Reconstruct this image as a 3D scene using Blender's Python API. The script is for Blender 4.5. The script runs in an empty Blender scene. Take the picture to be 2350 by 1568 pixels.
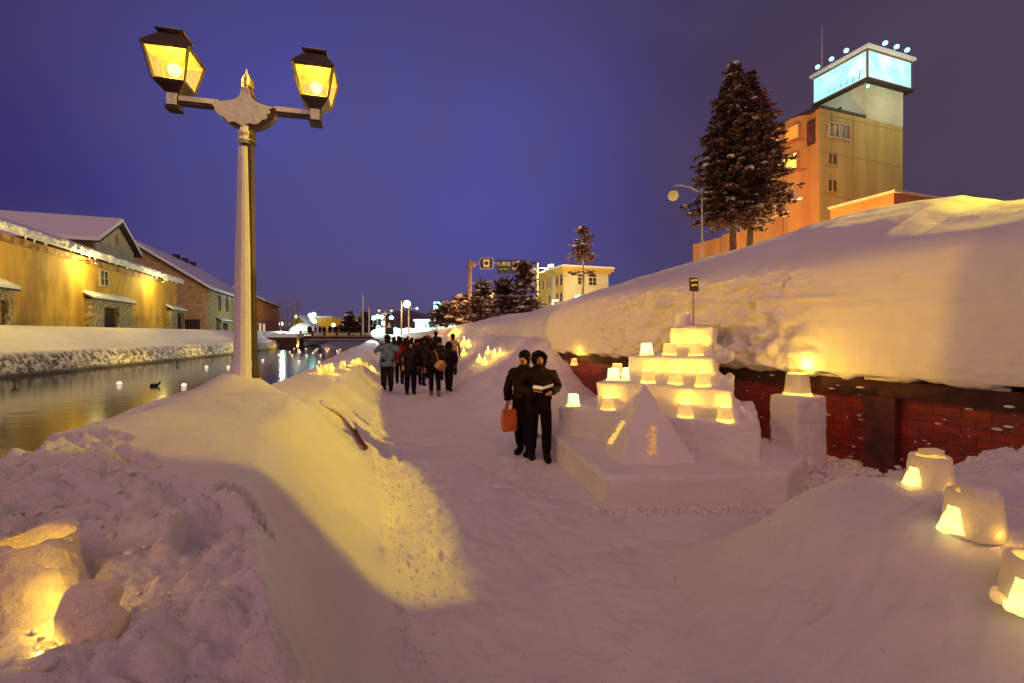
import bpy, bmesh, math, random
import numpy as np
from mathutils import Vector, Matrix, Euler
random.seed(7); RNG = np.random.default_rng(11)
SC = bpy.context.scene
COL = SC.collection
PI = math.pi
# ---------------------------------------------------------------- camera, sky, light
CAMH = 1.9; F = 1050.0; HZ = 768.0; UC = 1175.0          # photo pixels at 2350 x 1568
cam_d = bpy.data.cameras.new('camera'); cam = bpy.data.objects.new('camera', cam_d); COL.objects.link(cam)
cam.location = (0, 0, CAMH); cam.rotation_euler = (PI/2, 0, 0)
cam_d.sensor_width = 36; cam_d.lens = 36*F/2350; cam_d.shift_y = -16/2350
cam_d.clip_start = 0.05; cam_d.clip_end = 3000
SC.camera = cam
SC.view_settings.view_transform = 'Standard'; SC.view_settings.look = 'None'
SC.view_settings.gamma = 1; SC.view_settings.exposure = 0.0
SC.cycles.max_bounces = 6; SC.cycles.diffuse_bounces = 3; SC.cycles.glossy_bounces = 3
SC.cycles.transparent_max_bounces = 12; SC.cycles.sample_clamp_indirect = 4
SC.cycles.caustics_reflective = False; SC.cycles.caustics_refractive = False

W = bpy.data.worlds.new("World"); SC.world = W; W.use_nodes = True
nt = W.node_tree; nt.nodes.clear()
def N(t, kind, **kw):
    n = t.nodes.new(kind)
    for k, v in kw.items(): setattr(n, k, v)
    return n
def mixc(t, fac, a, b):
    m = N(t, 'ShaderNodeMix', data_type='RGBA')
    for key, val in ((0, fac), (6, a), (7, b)):
        if isinstance(val, bpy.types.NodeSocket): t.links.new(val, m.inputs[key])
        else: m.inputs[key].default_value = val if key == 0 else (*val, 1)
    return m.outputs[2]
def mrange(t, val, a, b, c=0.0, d=1.0, smooth=True):
    m = N(t, 'ShaderNodeMapRange')
    if smooth: m.interpolation_type = 'SMOOTHSTEP'
    t.links.new(val, m.inputs[0])
    for i, x in enumerate((a, b, c, d)): m.inputs[i+1].default_value = x
    return m.outputs[0]
def dotv(t, sock, v):
    d = N(t, 'ShaderNodeVectorMath', operation='DOT_PRODUCT'); t.links.new(sock, d.inputs[0])
    d.inputs[1].default_value = Vector(v).normalized(); return d.outputs['Value']
tc = N(nt, 'ShaderNodeTexCoord'); gen = tc.outputs['Generated']
sep = N(nt, 'ShaderNodeSeparateXYZ'); nt.links.new(gen, sep.inputs[0])
nz = N(nt, 'ShaderNodeTexNoise'); nz.inputs['Scale'].default_value = 3.0; nz.inputs['Detail'].default_value = 5; nt.links.new(gen, nz.inputs['Vector'])
blue = mrange(nt, dotv(nt, gen, (-.20, .93, .34)), .80, 1.0)
c = mixc(nt, blue, (.033, .027, .145), (.078, .076, .310))
right = mrange(nt, dotv(nt, gen, (.95, .8, .45)), .72, 1.0)
c = mixc(nt, right, c, (.070, .046, .080))
hor = mrange(nt, sep.outputs['Z'], .0, .24, 1.0, 0.0)
hm = N(nt, 'ShaderNodeMath', operation='MULTIPLY'); nt.links.new(hor, hm.inputs[0]); hm.inputs[1].default_value = .8
c = mixc(nt, hm.outputs[0], c, (.102, .078, .162))
c = mixc(nt, mrange(nt, sep.outputs['Z'], .38, .72, 0.0, .6), c, (.038, .031, .092))
nm = mrange(nt, nz.outputs['Fac'], .38, .62, 0.0, .32)
c = mixc(nt, nm, c, (.082, .064, .130))
back = mrange(nt, sep.outputs['Y'], .10, -.75)
c = mixc(nt, back, c, (.30, .185, .21))                   # the lit town under cloud behind the viewer
bg = N(nt, 'ShaderNodeBackground'); bg.inputs['Strength'].default_value = 1.0
nt.links.new(c, bg.inputs['Color'])
# a trace of the real dusk sky on top
sky = N(nt, 'ShaderNodeTexSky', sky_type='NISHITA'); sky.sun_disc = False
sky.sun_elevation = math.radians(-4); sky.sun_rotation = math.radians(200)
bg2 = N(nt, 'ShaderNodeBackground'); bg2.inputs['Strength'].default_value = 0.05
nt.links.new(sky.outputs[0], bg2.inputs['Color'])
ad = N(nt, 'ShaderNodeAddShader'); nt.links.new(bg.outputs[0], ad.inputs[0]); nt.links.new(bg2.outputs[0], ad.inputs[1])
wo = N(nt, 'ShaderNodeOutputWorld'); nt.links.new(ad.outputs[0], wo.inputs['Surface'])

sl = bpy.data.lights.new('sun', 'SUN'); sl.energy = 0.50; sl.angle = math.radians(45); sl.color = (1.0, .45, .40)
so = bpy.data.objects.new('sun', sl); COL.objects.link(so)
so.rotation_euler = Vector((-.12, -.85, .85)).to_track_quat('Z', 'Y').to_euler()   # soft town glow from behind the viewer

# ---------------------------------------------------------------- frames: t runs along the canal, n across it
TX, TY = -.332, .943; NX, NY = .943, .332
TH = math.atan2(NY, NX)
def w2(n, s): return (NX*n + TX*s, NY*n + TY*s)
def ns(x, y): return (NX*x + NY*y, TX*x + TY*y)
def at(u, v, Y): return Vector(((u-UC)/F*Y, Y, CAMH + (HZ-v)/F*Y))
def face_s(u, v, s):
    r = (u-UC)/F; y = s/(TY + TX*r); return NX*r*y + NY*y, CAMH + (HZ-v)/F*y
def face_n(u, v, n):
    r = (u-UC)/F; y = n/(NX*r + NY); return TX*r*y + TY*y, CAMH + (HZ-v)/F*y

# ---------------------------------------------------------------- noise
_g = RNG.random((64, 64, 64)).astype(np.float32)
def vnoise(x, y, z):
    xi = np.floor(x).astype(int); yi = np.floor(y).astype(int); zi = np.floor(z).astype(int)
    fx = x-xi; fy = y-yi; fz = z-zi
    fx = fx*fx*(3-2*fx); fy = fy*fy*(3-2*fy); fz = fz*fz*(3-2*fz)
    def g(a, b, c_): return _g[(xi+a) & 63, (yi+b) & 63, (zi+c_) & 63]
    x00 = g(0,0,0)*(1-fx)+g(1,0,0)*fx; x10 = g(0,1,0)*(1-fx)+g(1,1,0)*fx
    x01 = g(0,0,1)*(1-fx)+g(1,0,1)*fx; x11 = g(0,1,1)*(1-fx)+g(1,1,1)*fx
    return ((x00*(1-fy)+x10*fy)*(1-fz) + (x01*(1-fy)+x11*fy)*fz)*2-1
def fbm(x, y, z, octv=4, gain=.5):
    x = np.asarray(x, float); y = np.asarray(y, float)+0*x; z = np.asarray(z, float)+0*x
    a = 1; r = 0*x; tot = 0
    for i in range(octv):
        r = r + a*vnoise(x*2**i+i*7.3, y*2**i+i*3.1, z*2**i+i*5.7); tot += a; a *= gain
    return r/tot*1.6
def sm(x, a, b):
    t_ = np.clip((x-a)/(b-a), 0, 1); return t_*t_*(3-2*t_)

# ---------------------------------------------------------------- materials
def newmat(name):
    m = bpy.data.materials.new(name); m.use_nodes = True
    t = m.node_tree; b = t.nodes['Principled BSDF']; return m, t, b
def objco(t, scale=(1, 1, 1)):
    tcn = N(t, 'ShaderNodeTexCoord'); mp = N(t, 'ShaderNodeMapping'); mp.inputs['Scale'].default_value = scale
    t.links.new(tcn.outputs['Object'], mp.inputs['Vector']); return mp.outputs[0]
def noise(t, vec, scale, detail=4, rough=.55):
    n = N(t, 'ShaderNodeTexNoise'); n.inputs['Scale'].default_value = scale; n.inputs['Detail'].default_value = detail
    n.inputs['Roughness'].default_value = rough; t.links.new(vec, n.inputs['Vector']); return n.outputs['Fac']
def bump(t, b, h, strength, dist, prev=None):
    n = N(t, 'ShaderNodeBump'); n.inputs['Strength'].default_value = strength; n.inputs['Distance'].default_value = dist
    t.links.new(h, n.inputs['Height'])
    if prev is not None: t.links.new(prev, n.inputs['Normal'])
    t.links.new(n.outputs[0], b.inputs['Normal']); return n.outputs[0]
def mat(name, col, rough=.7, col2=None, scale=6, bmp=.0, metal=0.0, emit=None, es=0.0, stretch=(1, 1, 1)):
    m, t, b = newmat(name); b.inputs['Specular IOR Level'].default_value = .12 if name.startswith('cloth') else .5
    b.inputs['Base Color'].default_value = (*col, 1); b.inputs['Roughness'].default_value = rough; b.inputs['Metallic'].default_value = metal
    v = objco(t, stretch); nf = noise(t, v, scale)
    c2 = col2 or tuple(x*.72 for x in col)
    t.links.new(mixc(t, mrange(t, nf, .35, .68), col, c2), b.inputs['Base Color'])
    if bmp: bump(t, b, noise(t, v, scale*3), bmp, .02)
    if emit: b.inputs['Emission Color'].default_value = (*emit, 1); b.inputs['Emission Strength'].default_value = es
    return m
def snowmat(name, col=(.86, .81, .76), b1=.45, emit=None, es=0, trans=0.0, dirt=0.0):
    m, t, b = newmat(name)
    v = objco(t); n1 = noise(t, v, 14, 6, .65); n2 = noise(t, v, 95, 4, .7); n3 = noise(t, v, 2.2, 3)
    cc = mixc(t, mrange(t, n3, .3, .7), col, tuple(x*.94 for x in col))
    if dirt:
        n4 = noise(t, v, 5.5, 8, .7); cc = mixc(t, mrange(t, n4, .64, .76, 0, dirt), cc, (.36, .28, .22))
    t.links.new(cc, b.inputs['Base Color']); b.inputs['Roughness'].default_value = .62
    p = bump(t, b, n1, min(1, b1*1.5), .03); p = bump(t, b, noise(t, v, 40, 5, .75), b1, .012, p); bump(t, b, n2, min(1, b1*1.4), .006, p)
    if emit:
        b.inputs['Emission Color'].default_value = (*emit, 1)
        ml = N(t, 'ShaderNodeMath', operation='MULTIPLY'); t.links.new(mrange(t, n1, .25, .75, .55, 1.35), ml.inputs[0]); ml.inputs[1].default_value = es
        t.links.new(ml.outputs[0], b.inputs['Emission Strength'])
    if trans:
        tr = N(t, 'ShaderNodeBsdfTranslucent'); tr.inputs['Color'].default_value = (.95, .85, .6, 1)
        mx = N(t, 'ShaderNodeMixShader'); mx.inputs[0].default_value = trans
        t.links.new(b.outputs[0], mx.inputs[1]); t.links.new(tr.outputs[0], mx.inputs[2])
        t.links.new(mx.outputs[0], t.nodes['Material Output'].inputs['Surface'])
    return m
def glow(name, col, es):
    m, t, b = newmat(name); b.inputs['Base Color'].default_value = (*[min(.8, x) for x in col], 1)
    b.inputs['Emission Color'].default_value = (*col, 1); b.inputs['Emission Strength'].default_value = es; return m

M = {}
M['snow'] = snowmat('snow', dirt=.25)
M['snow_smooth'] = snowmat('snow_smooth', b1=.28, dirt=.3)
M['snow_block'] = snowmat('snow_block', b1=.5)
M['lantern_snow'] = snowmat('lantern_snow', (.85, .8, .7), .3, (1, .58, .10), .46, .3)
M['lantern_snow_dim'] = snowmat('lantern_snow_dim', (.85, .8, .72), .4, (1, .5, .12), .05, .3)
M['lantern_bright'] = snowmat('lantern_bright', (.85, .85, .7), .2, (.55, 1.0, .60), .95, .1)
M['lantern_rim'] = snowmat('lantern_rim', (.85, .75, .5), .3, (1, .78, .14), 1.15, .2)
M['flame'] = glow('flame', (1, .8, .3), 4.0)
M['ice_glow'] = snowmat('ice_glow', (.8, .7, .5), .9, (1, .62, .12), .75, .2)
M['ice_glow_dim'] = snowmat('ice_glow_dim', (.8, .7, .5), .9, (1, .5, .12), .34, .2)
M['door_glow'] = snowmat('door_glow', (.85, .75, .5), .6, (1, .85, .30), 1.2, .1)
M['iron'] = mat('iron', (.035, .018, .012), .55, (.06, .03, .015), 9, .3)
M['cast_snow'] = snowmat('cast_snow', (.80, .76, .70), .35)
M['cyan_lamp'] = glow('cyan_lamp', (.38, 1.0, 1.0), 1.6)
M['bulb'] = glow('bulb', (.36, 1.0, .92), 1.5); M['bulb'].node_tree.nodes['Principled BSDF'].inputs['Base Color'].default_value = (0, 0, 0, 1)
M['black'] = mat('black', (.012, .008, .010), .8)

# ---------------------------------------------------------------- object helpers
def tag(o, label=None, cat=None, group=None, kind=None):
    if label: o['label'] = label
    if cat: o['category'] = cat
    if group: o['group'] = group
    if kind: o['kind'] = kind
    return o
def thing(name, label, cat, loc=(0, 0, 0), rz=0.0, group=None):
    o = bpy.data.objects.new(name, None); COL.objects.link(o); o.empty_display_size = .2
    o.location = loc; o.rotation_euler = (0, 0, rz); return tag(o, label, cat, group)
def nsroot(name, label, cat, n, s, z=0, group=None, rot=0.0):
    x, y = w2(n, s); return thing(name, label, cat, (x, y, z), TH+rot, group)
def copy_tree(o, parent=None):
    c_ = o.copy(); COL.objects.link(c_); c_.parent = parent
    for ch in list(o.children): copy_tree(ch, c_)
    return c_
def meshobj(name, verts, faces, m, parent=None, smooth=False, mats=None, fm=None):
    me = bpy.data.meshes.new(name)
    if isinstance(verts, np.ndarray) and isinstance(faces, np.ndarray):
        me.vertices.add(len(verts)); me.vertices.foreach_set('co', verts.astype(np.float32).ravel())
        k = faces.shape[1]; me.loops.add(faces.size); me.loops.foreach_set('vertex_index', faces.astype(np.int32).ravel())
        me.polygons.add(len(faces)); me.polygons.foreach_set('loop_start', (np.arange(len(faces))*k).astype(np.int32))
        me.polygons.foreach_set('loop_total', np.full(len(faces), k, np.int32)); me.update(calc_edges=True)
    else:
        me.from_pydata([tuple(v) for v in verts], [], [tuple(f) for f in faces]); me.update()
    me.materials.append(m)
    if smooth: me.polygons.foreach_set('use_smooth', [True]*len(me.polygons))
    o = bpy.data.objects.new(name, me); COL.objects.link(o); o.parent = parent
    return o
class MB:
    def __init__(s): s.v = []; s.f = []
    def add(s, vs, fs):
        k = len(s.v); s.v += [Vector(v) for v in vs]; s.f += [tuple(i+k for i in f) for f in fs]; return s
    def box(s, a, b, rot=None, ctr=None):
        x0, y0, z0 = a; x1, y1, z1 = b
        vs = [Vector(p) for p in ((x0,y0,z0),(x1,y0,z0),(x1,y1,z0),(x0,y1,z0),(x0,y0,z1),(x1,y0,z1),(x1,y1,z1),(x0,y1,z1))]
        if rot is not None:
            c_ = Vector(ctr) if ctr is not None else sum(vs, Vector())/8; vs = [rot @ (p-c_) + c_ for p in vs]
        return s.add(vs, [(0,3,2,1),(4,5,6,7),(0,1,5,4),(1,2,6,5),(2,3,7,6),(3,0,4,7)])
    def rings(s, rings, cap=True):
        k = len(s.v); n = len(rings[0])
        for r in rings: s.v += [Vector(p) for p in r]
        for i in range(len(rings)-1):
            for j in range(n):
                a = k+i*n+j; b = k+i*n+(j+1) % n; s.f.append((a, b, b+n, a+n))
        if cap: s.f.append(tuple(k+j for j in range(n))[::-1]); s.f.append(tuple(k+(len(rings)-1)*n+j for j in range(n)))
        return s
    def lathe(s, prof, n=20, c=(0, 0, 0), cap=True, ph=0, sx=1, sy=1):
        return s.rings([[(c[0]+r*sx*math.cos(2*PI*j/n+ph), c[1]+r*sy*math.sin(2*PI*j/n+ph), c[2]+z) for j in range(n)] for r, z in prof], cap)
    def tube(s, pts, rad, n=8):
        pts = [Vector(p) for p in pts]; rr = rad if hasattr(rad, '__len__') else [rad]*len(pts); rings = []
        for i, p in enumerate(pts):
            d = (pts[min(i+1, len(pts)-1)]-pts[max(i-1, 0)]).normalized()
            a = d.cross(Vector((0, 0, 1))) if abs(d.z) < .9 else d.cross(Vector((1, 0, 0)))
            a.normalize(); b = d.cross(a)
            rings.append([p + (a*math.cos(2*PI*j/n) + b*math.sin(2*PI*j/n))*rr[i] for j in range(n)])
        return s.rings(rings)
    def prism(s, poly, z0, z1):
        n = len(poly); return s.rings([[(x, y, z0) for x, y in poly], [(x, y, z1) for x, y in poly]])
    def ico(s, c, r, sub=1, sc=(1, 1, 1), rot=None):
        bm = bmesh.new(); bmesh.ops.create_icosphere(bm, subdivisions=sub, radius=1)
        vs = []
        for v in bm.verts:
            p = Vector((v.co.x*sc[0], v.co.y*sc[1], v.co.z*sc[2]))*r
            if rot is not None: p = rot @ p
            vs.append(p+Vector(c))
        fs = [[x.index for x in f.verts] for f in bm.faces]; bm.free(); return s.add(vs, fs)
    def build(s, name, m, parent=None, smooth=False):
        o = meshobj(name, s.v, s.f, m, parent, smooth)
        if smooth == 'auto': pass
        return o
def light(name, loc, power, col, parent=None, rad=.03, kind='POINT', spot=None, aim=None):
    l = bpy.data.lights.new(name, kind); l.energy = power; l.color = col; l.shadow_soft_size = rad
    if kind == 'SPOT': l.spot_size = spot; l.spot_blend = .6
    o = bpy.data.objects.new(name, l); COL.objects.link(o); o.location = loc; o.parent = parent
    if aim is not None: o.rotation_euler = (-Vector(aim)).to_track_quat('Z', 'Y').to_euler()
    return o
def evalmesh(o):
    bpy.context.view_layer.update(); dg = bpy.context.evaluated_depsgraph_get()
    me = bpy.data.meshes.new_from_object(o.evaluated_get(dg)); old = o.data; o.modifiers.clear(); o.data = me
    bpy.data.meshes.remove(old); return o
def snowform(name, mb, m, parent=None, vox=.03, amp=.012, freq=6, smooth_it=4, off=0):
    """voxel-rounded, lumpy snow body out of plain solids"""
    o = meshobj(name, mb.v, mb.f, m)
    r = o.modifiers.new('r', 'REMESH'); r.mode = 'VOXEL'; r.voxel_size = vox
    k = o.modifiers.new('s', 'SMOOTH'); k.iterations = smooth_it; k.factor = .5
    evalmesh(o); me = o.data; n = len(me.vertices); co = np.empty(n*3); me.vertices.foreach_get('co', co); co = co.reshape(-1, 3)
    nr = np.empty(n*3); me.vertices.foreach_get('normal', nr); nr = nr.reshape(-1, 3)
    d = fbm(co[:, 0]*freq+off, co[:, 1]*freq, co[:, 2]*freq, 4, .6)*amp
    co += nr*d[:, None]; me.vertices.foreach_set('co', co.ravel()); me.polygons.foreach_set('use_smooth', [True]*len(me.polygons))
    me.update(); me.materials.clear(); me.materials.append(m); o.name = name; o.parent = parent; return o

# ---------------------------------------------------------------- terrain
def e_path(s): return np.interp(s, [-6, 1.6, 2.55, 3.1, 4.5, 8, 10.8, 14.5, 20, 30, 50, 100, 300], [.12, .12, .14, .22, .28, .30, .60, .93, 1.1, 1.6, 3.0, 5.6, 12])
def shore(s): return np.interp(s, [-50, 40, 53, 77.5, 106, 112, 116, 300, 600], [-26, -22, -19.7, -16.4, -14.6, -14.4, -10, -8, 10])
def crest(s): return np.interp(s, [-30, 1.55, 1.9, 3.2, 3.95, 4.4, 5.7, 7.5, 10.4, 15, 19.3, 25.2, 35.6, 47, 70, 400], [5.3, 5.3, 3.95, 3.8, 3.88, 4.1, 4.22, 4.18, 3.9, 3.6, 3.2, 3.12, 2.75, 2.3, 2.2, 2.2])  # near end, out of view, is raised to throw shade on the bank
def terrain(s, n):
    e = e_path(s); q = n-e; x = NX*n+TX*s; y = NY*n+TY*s
    big = fbm(x*.9, y*.9, 0, 4); med = fbm(x*3, y*3, 4, 4); fine = fbm(x*11, y*11, 9, 4, .6)
    H1 = np.interp(s, [-6, .8, 1.5, 5.2, 6.6, 8, 10, 30, 100], [1.02, 1.02, 1.08, 1.12, .62, .78, .85, .85, .8])
    H2 = np.interp(s, [-6, 2, 5.8, 7.5, 10, 30, 100], [1.30, 1.38, 1.38, 1.06, 1.03, 1.0, .9])
    qw = q + .03*med + .010*fine*sm(s, 30, 4)
    qw = qw + .05*fbm(x*1.4, y*1.4, 55, 3)
    qw = qw + .09*fbm(s*1.3, 0*s, 61, 2)*sm(s, 1.8, 3); wd_ = np.interp(s, [1.2, 2.2, 3.6], [.24, .55, .85]); bank = H1*sm(-qw/wd_, -.08, 1.0)**.9 + .20*sm(s, 2.0, 3.2)*sm(q, -.7, 0) + (H2-H1)*sm(q, -.15, -1.6) - .10*sm(q, -1.5, -2.0) + .035*big*sm(q, -.2, -.8) + .012*med*sm(q, 0, -.2)
    bank = np.where(q < -1.95, bank*(1-sm(q, -1.98, -2.5)) - 1.8*sm(q, -1.98, -2.5), bank)
    # snow drifted round the lamp foot
    d = np.hypot(x+2.86, y-4.85); bank = bank + .16*np.exp(-(d/.28)**2)
    # path: trodden floor
    z = .012*med + .010*fine*sm(s, 14, 3) + .03*big*sm(q, .3, 1.2)
    z = z + .10*sm(q, .5, 0)*(.5+.5*med)
    z = z + .20*np.exp(-np.clip(q, 0, 9)/.22)*sm(s, 2.0, 3.2)
    bank = bank + (z-.20*sm(s, 2.0, 3.2))*sm(q, -.5, 0)
    tr_ = sm(q, .25, .6)*sm(s, 22, 10); z = z - tr_*(.026*np.maximum(0, fbm(x*4.5, y*4.5, 91, 3)-.05) - .007*fbm(x*16, y*16, 92, 3, .6)*sm(s, 9, 3))
    # near mound on the right
    mm = sm(n, 1.75, 3.55)*sm(s, 3.5, 2.2)
    mound = mm*(.86+.07*big) - .22*sm(n, 4.4, 6.2)*mm + .05*med*mm*sm(n, 3.6, 4.2)
    z = z + np.where(q > 0, mound, 0)
    # crumbled foot of the wall
    wf = sm(n, 5.2, 6.6)*sm(s, 12, 9); z = z + wf*(.07+.12*np.abs(med)+.07*np.abs(fine))
    rub = sm(n, 3.9, 4.9)*sm(s, 4.6, 3.0)*(q > 0); z = z + rub*(.09*np.abs(med)+.06*np.abs(fine))
    # slope on the right, farther on
    A = np.interp(s, [0, 10.6, 11.6, 12.4, 13.6, 14.8, 18, 25, 35, 60, 100], [0, 0, .15, .40, 1.2, 1.95, 2.1, 2.2, 2.2, 2.0, 1.9])
    n0 = np.interp(s, [0, 9, 11, 14, 20, 30, 60], [5.0, 4.2, 3.0, 3.2, 3.7, 4.2, 5.5])
    rs = np.clip((n-n0)/(6.9-n0), 0, 1); sl_ = A*(rs**.85)
    mnd = .95*np.exp(-(((n-4.6)/1.15)**2+((s-10.9)/1.5)**2))
    z = z + sl_ + mnd + .05*med*sm(sl_, .05, .4)
    z = np.where(q < 0, bank, z)
    # behind the wall: street level
    zr = np.interp(s, [-20, 30, 60, 120], [2.4, 2.4, 2.0, 1.9])
    hi = sm(n, 6.85, 7.3)
    z = np.where(n > 6.7, z*(1-hi) + zr*hi + .02*big, z)
    # far shore
    sh = shore(s); k = n-sh + .25*big
    rip = sm(s, 95, 70)
    far = -1.8 + 2.5*sm(k, .9, -.7) + 1.95*sm(k, -.8, -5.5) + rip*.16*fine*sm(k, .6, 0)*sm(k, -1.5, -.6)
    z = np.where(k < 1.4, np.maximum(far, -1.8), z)
    # crumbled, trampled snow on the near bank
    wob = .16*fbm(x*3.2, y*3.2, 21, 4)+.05*fbm(x*12, y*12, 8, 3)
    v_ = np.minimum(np.minimum((x+3.4)/.5, (-.42-.60*(y-1.05)-x)/.28), np.minimum((y-.3)/.3, (2.58-.53*(x+2.2)-y)/.3)) + wob*2.0
    msk = sm(v_, .30, .44)*(q < -.2)
    rd_ = 1-np.abs(fbm(x*5, y*5, 77, 4, .6))
    pits = -.10 - .10*np.maximum(0, fbm(x*2.6, y*2.6, 31, 2)) + .07*np.abs(fbm(x*4.5, y*4.5, 12, 2)) + .055*np.abs(fbm(x*11, y*11, 13, 3)) + .030*np.abs(fbm(x*27, y*27, 14, 2)) + .006*fbm(x*60, y*60, 3, 2)
    z = z + msk*pits
    fo = ((x+1.20)/.125)**2 + ((y-1.86)/.17)**2
    z = np.where((q < -.2) & (s < 4), z - .10*sm(fo, 1.25, .75)*(1), z)
    for i in range(5):
        td = ((x+1.335-(.052*i))/.022)**2 + ((y-2.12-.01*i+.012*i*i*.4)/.055)**2
        z = z - .055*sm(td, 1.3, .6)*(s < 4)
    pad = np.exp(-((x+1.32)**2+(y-1.30)**2)/.05*.5); z = np.where(s < 3, z*(1-pad*.85) + 1.03*pad*.85, z)
    return z
def tz(x, y):
    n, s = ns(x, y); return float(terrain(np.array([s]), np.array([n]))[0])
sg = np.concatenate([np.arange(-6, .4, .4), np.arange(.4, 3.2, .0125), np.arange(3.2, 8, .027), np.arange(8, 17, .07),
                     np.geomspace(17, 130, 110), np.geomspace(136, 2500, 18)])
ng = np.concatenate([-np.geomspace(2500, 32, 14), np.arange(-30, -10, .22), np.arange(-9.9, -2.7, .6), np.arange(-2.7, 1.0, .0165), np.arange(1.0, 7.4, .034),
                     np.geomspace(7.5, 60, 24), np.geomspace(70, 2500, 10)])
SS, NN = np.meshgrid(sg, ng, indexing='ij'); ZZ = terrain(SS, NN)
XX = NX*NN+TX*SS; YY = NY*NN+TY*SS
fr_ = random.Random(5)
for i in range(330):                                       # footprints trodden into the path
    s0 = fr_.uniform(1.6, 13); n0 = fr_.uniform(.6, 4.6 if s0 < 5 else 2.6 if s0 < 9 else 3.2); a = fr_.gauss(.1, .5)+(PI/2 if fr_.random() < .12 else 0)
    i0, i1 = np.searchsorted(sg, (s0-.25, s0+.25)); j0, j1 = np.searchsorted(ng, (n0-.25, n0+.25)); S_ = SS[i0:i1, j0:j1]-s0; N_ = NN[i0:i1, j0:j1]-n0
    u_ = S_*math.cos(a)+N_*math.sin(a); w_ = -S_*math.sin(a)+N_*math.cos(a); d = np.sqrt((u_/.14)**2+(w_/(.052-.012*np.sign(u_)*0))**2)
    ZZ[i0:i1, j0:j1] += fr_.uniform(.2, .9)*(-.018*sm(d, 1.15, .8) +   .004*np.exp(-((d-1.35)/.25)**2))
V_ = np.stack([XX, YY, ZZ], -1).reshape(-1, 3)
a_, b_ = SS.shape; idx = np.arange(a_*b_).reshape(a_, b_)
Fq = np.stack([idx[:-1, :-1], idx[:-1, 1:], idx[1:, 1:], idx[1:, :-1]], -1).reshape(-1, 4)
# riprap showing through on the far shore
m, t, b = newmat('ground_snow')
v = objco(t); g = N(t, 'ShaderNodeNewGeometry'); sp = N(t, 'ShaderNodeSeparateXYZ'); t.links.new(g.outputs['Position'], sp.inputs[0])
n1 = noise(t, v, 9, 6, .65); n2 = noise(t, v, 90, 4, .75); n3 = noise(t, v, 1.1, 4); n5 = noise(t, v, 30, 6, .7)
cc = mixc(t, mrange(t, n3, .3, .7), (.87, .82, .77), (.80, .75, .71))
cc = mixc(t, mrange(t, n5, .70, .80, 0, .35), cc, (.30, .25, .20))
low = mrange(t, sp.outputs['Z'], .75, .35); wet = mrange(t, sp.outputs['Z'], -.55, -.9)
rk = noise(t, v, 2.6, 8, .8); rkm = N(t, 'ShaderNodeMath', operation='MULTIPLY'); t.links.new(mrange(t, rk, .46, .54), rkm.inputs[0]); t.links.new(low, rkm.inputs[1])
far_ = mrange(t, sp.outputs['X'], -12, -14); rk2 = N(t, 'ShaderNodeMath', operation='MULTIPLY'); t.links.new(rkm.outputs[0], rk2.inputs[0]); t.links.new(far_, rk2.inputs[1])
cc = mixc(t, rk2.outputs[0], cc, (.12, .075, .04)); cc = mixc(t, wet, cc, (.06, .04, .025))
t.links.new(cc, b.inputs['Base Color']); b.inputs['Roughness'].default_value = .62
n6 = noise(t, v, 38, 5, .75); cc_ = b.inputs['Base Color'].links[0].from_socket
p = bump(t, b, n1, .75, .035); p = bump(t, b, n6, .6, .014, p); bump(t, b, n2, .9, .006, p)
gr = meshobj('snowy_ground', V_, Fq, m, None, True); tag(gr, kind='structure')

cr_ = MB(); cn = random.Random(3)
def crumb(n_, s_, r_):
    x_, y_ = w2(n_, s_); i_ = min(max(int(np.searchsorted(sg, s_)), 0), len(sg)-1); j_ = min(int(np.searchsorted(ng, n_)), len(ng)-1); cr_.ico((x_, y_, float(ZZ[i_, j_])+r_*.3), r_, 1, (cn.uniform(.7, 1.3), cn.uniform(.7, 1.3), cn.uniform(.5, 1)))
for _ in range(900): s0 = cn.uniform(2.4, 9); crumb(float(e_path(s0))+abs(cn.gauss(0, .22))+.05, s0, cn.uniform(.004, .02))
for _ in range(900): s0 = cn.uniform(.8, 6.5); crumb(6.5-abs(cn.gauss(0, .7)), s0, cn.uniform(.012, .06)*(1 if cn.random() < .3 else .5))
for _ in range(700): s0 = cn.uniform(1.5, 8); crumb(cn.uniform(.8, 4.2), s0, cn.uniform(.003, .011))
for _ in range(500): s0 = cn.uniform(.6, 2.6); crumb(cn.uniform(-2.4, -.5), s0, cn.uniform(.004, .018))
for _ in range(250): a_x = cn.uniform(.9, 3.7); a_y = 4.95+(.05 if a_x < 3 else (a_x-3)*1.1)-abs(cn.gauss(0, .10)); crumb(*ns(a_x, a_y), cn.uniform(.008, .035))
tag(cr_.build('snow_crumbs', M['snow'], None, True), kind='stuff')
# canal water
m, t, b = newmat('canal_water'); b.inputs['Base Color'].default_value = (.018, .014, .016, 1); b.inputs['Roughness'].default_value = .11
b.inputs['IOR'].default_value = 1.33; b.inputs['Specular IOR Level'].default_value = .9
v = objco(t, (.55, .9, 1)); bump(t, b, noise(t, v, 1.5, 4, .6), .30, .05)
X0 = [w2(-29, -10), w2(9, -10), w2(9, 420), w2(-29, 420)]
wt = meshobj('canal_water', [(x, y, -1.0) for x, y in X0], [(0, 1, 2, 3)], m); tag(wt, kind='structure')

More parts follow.
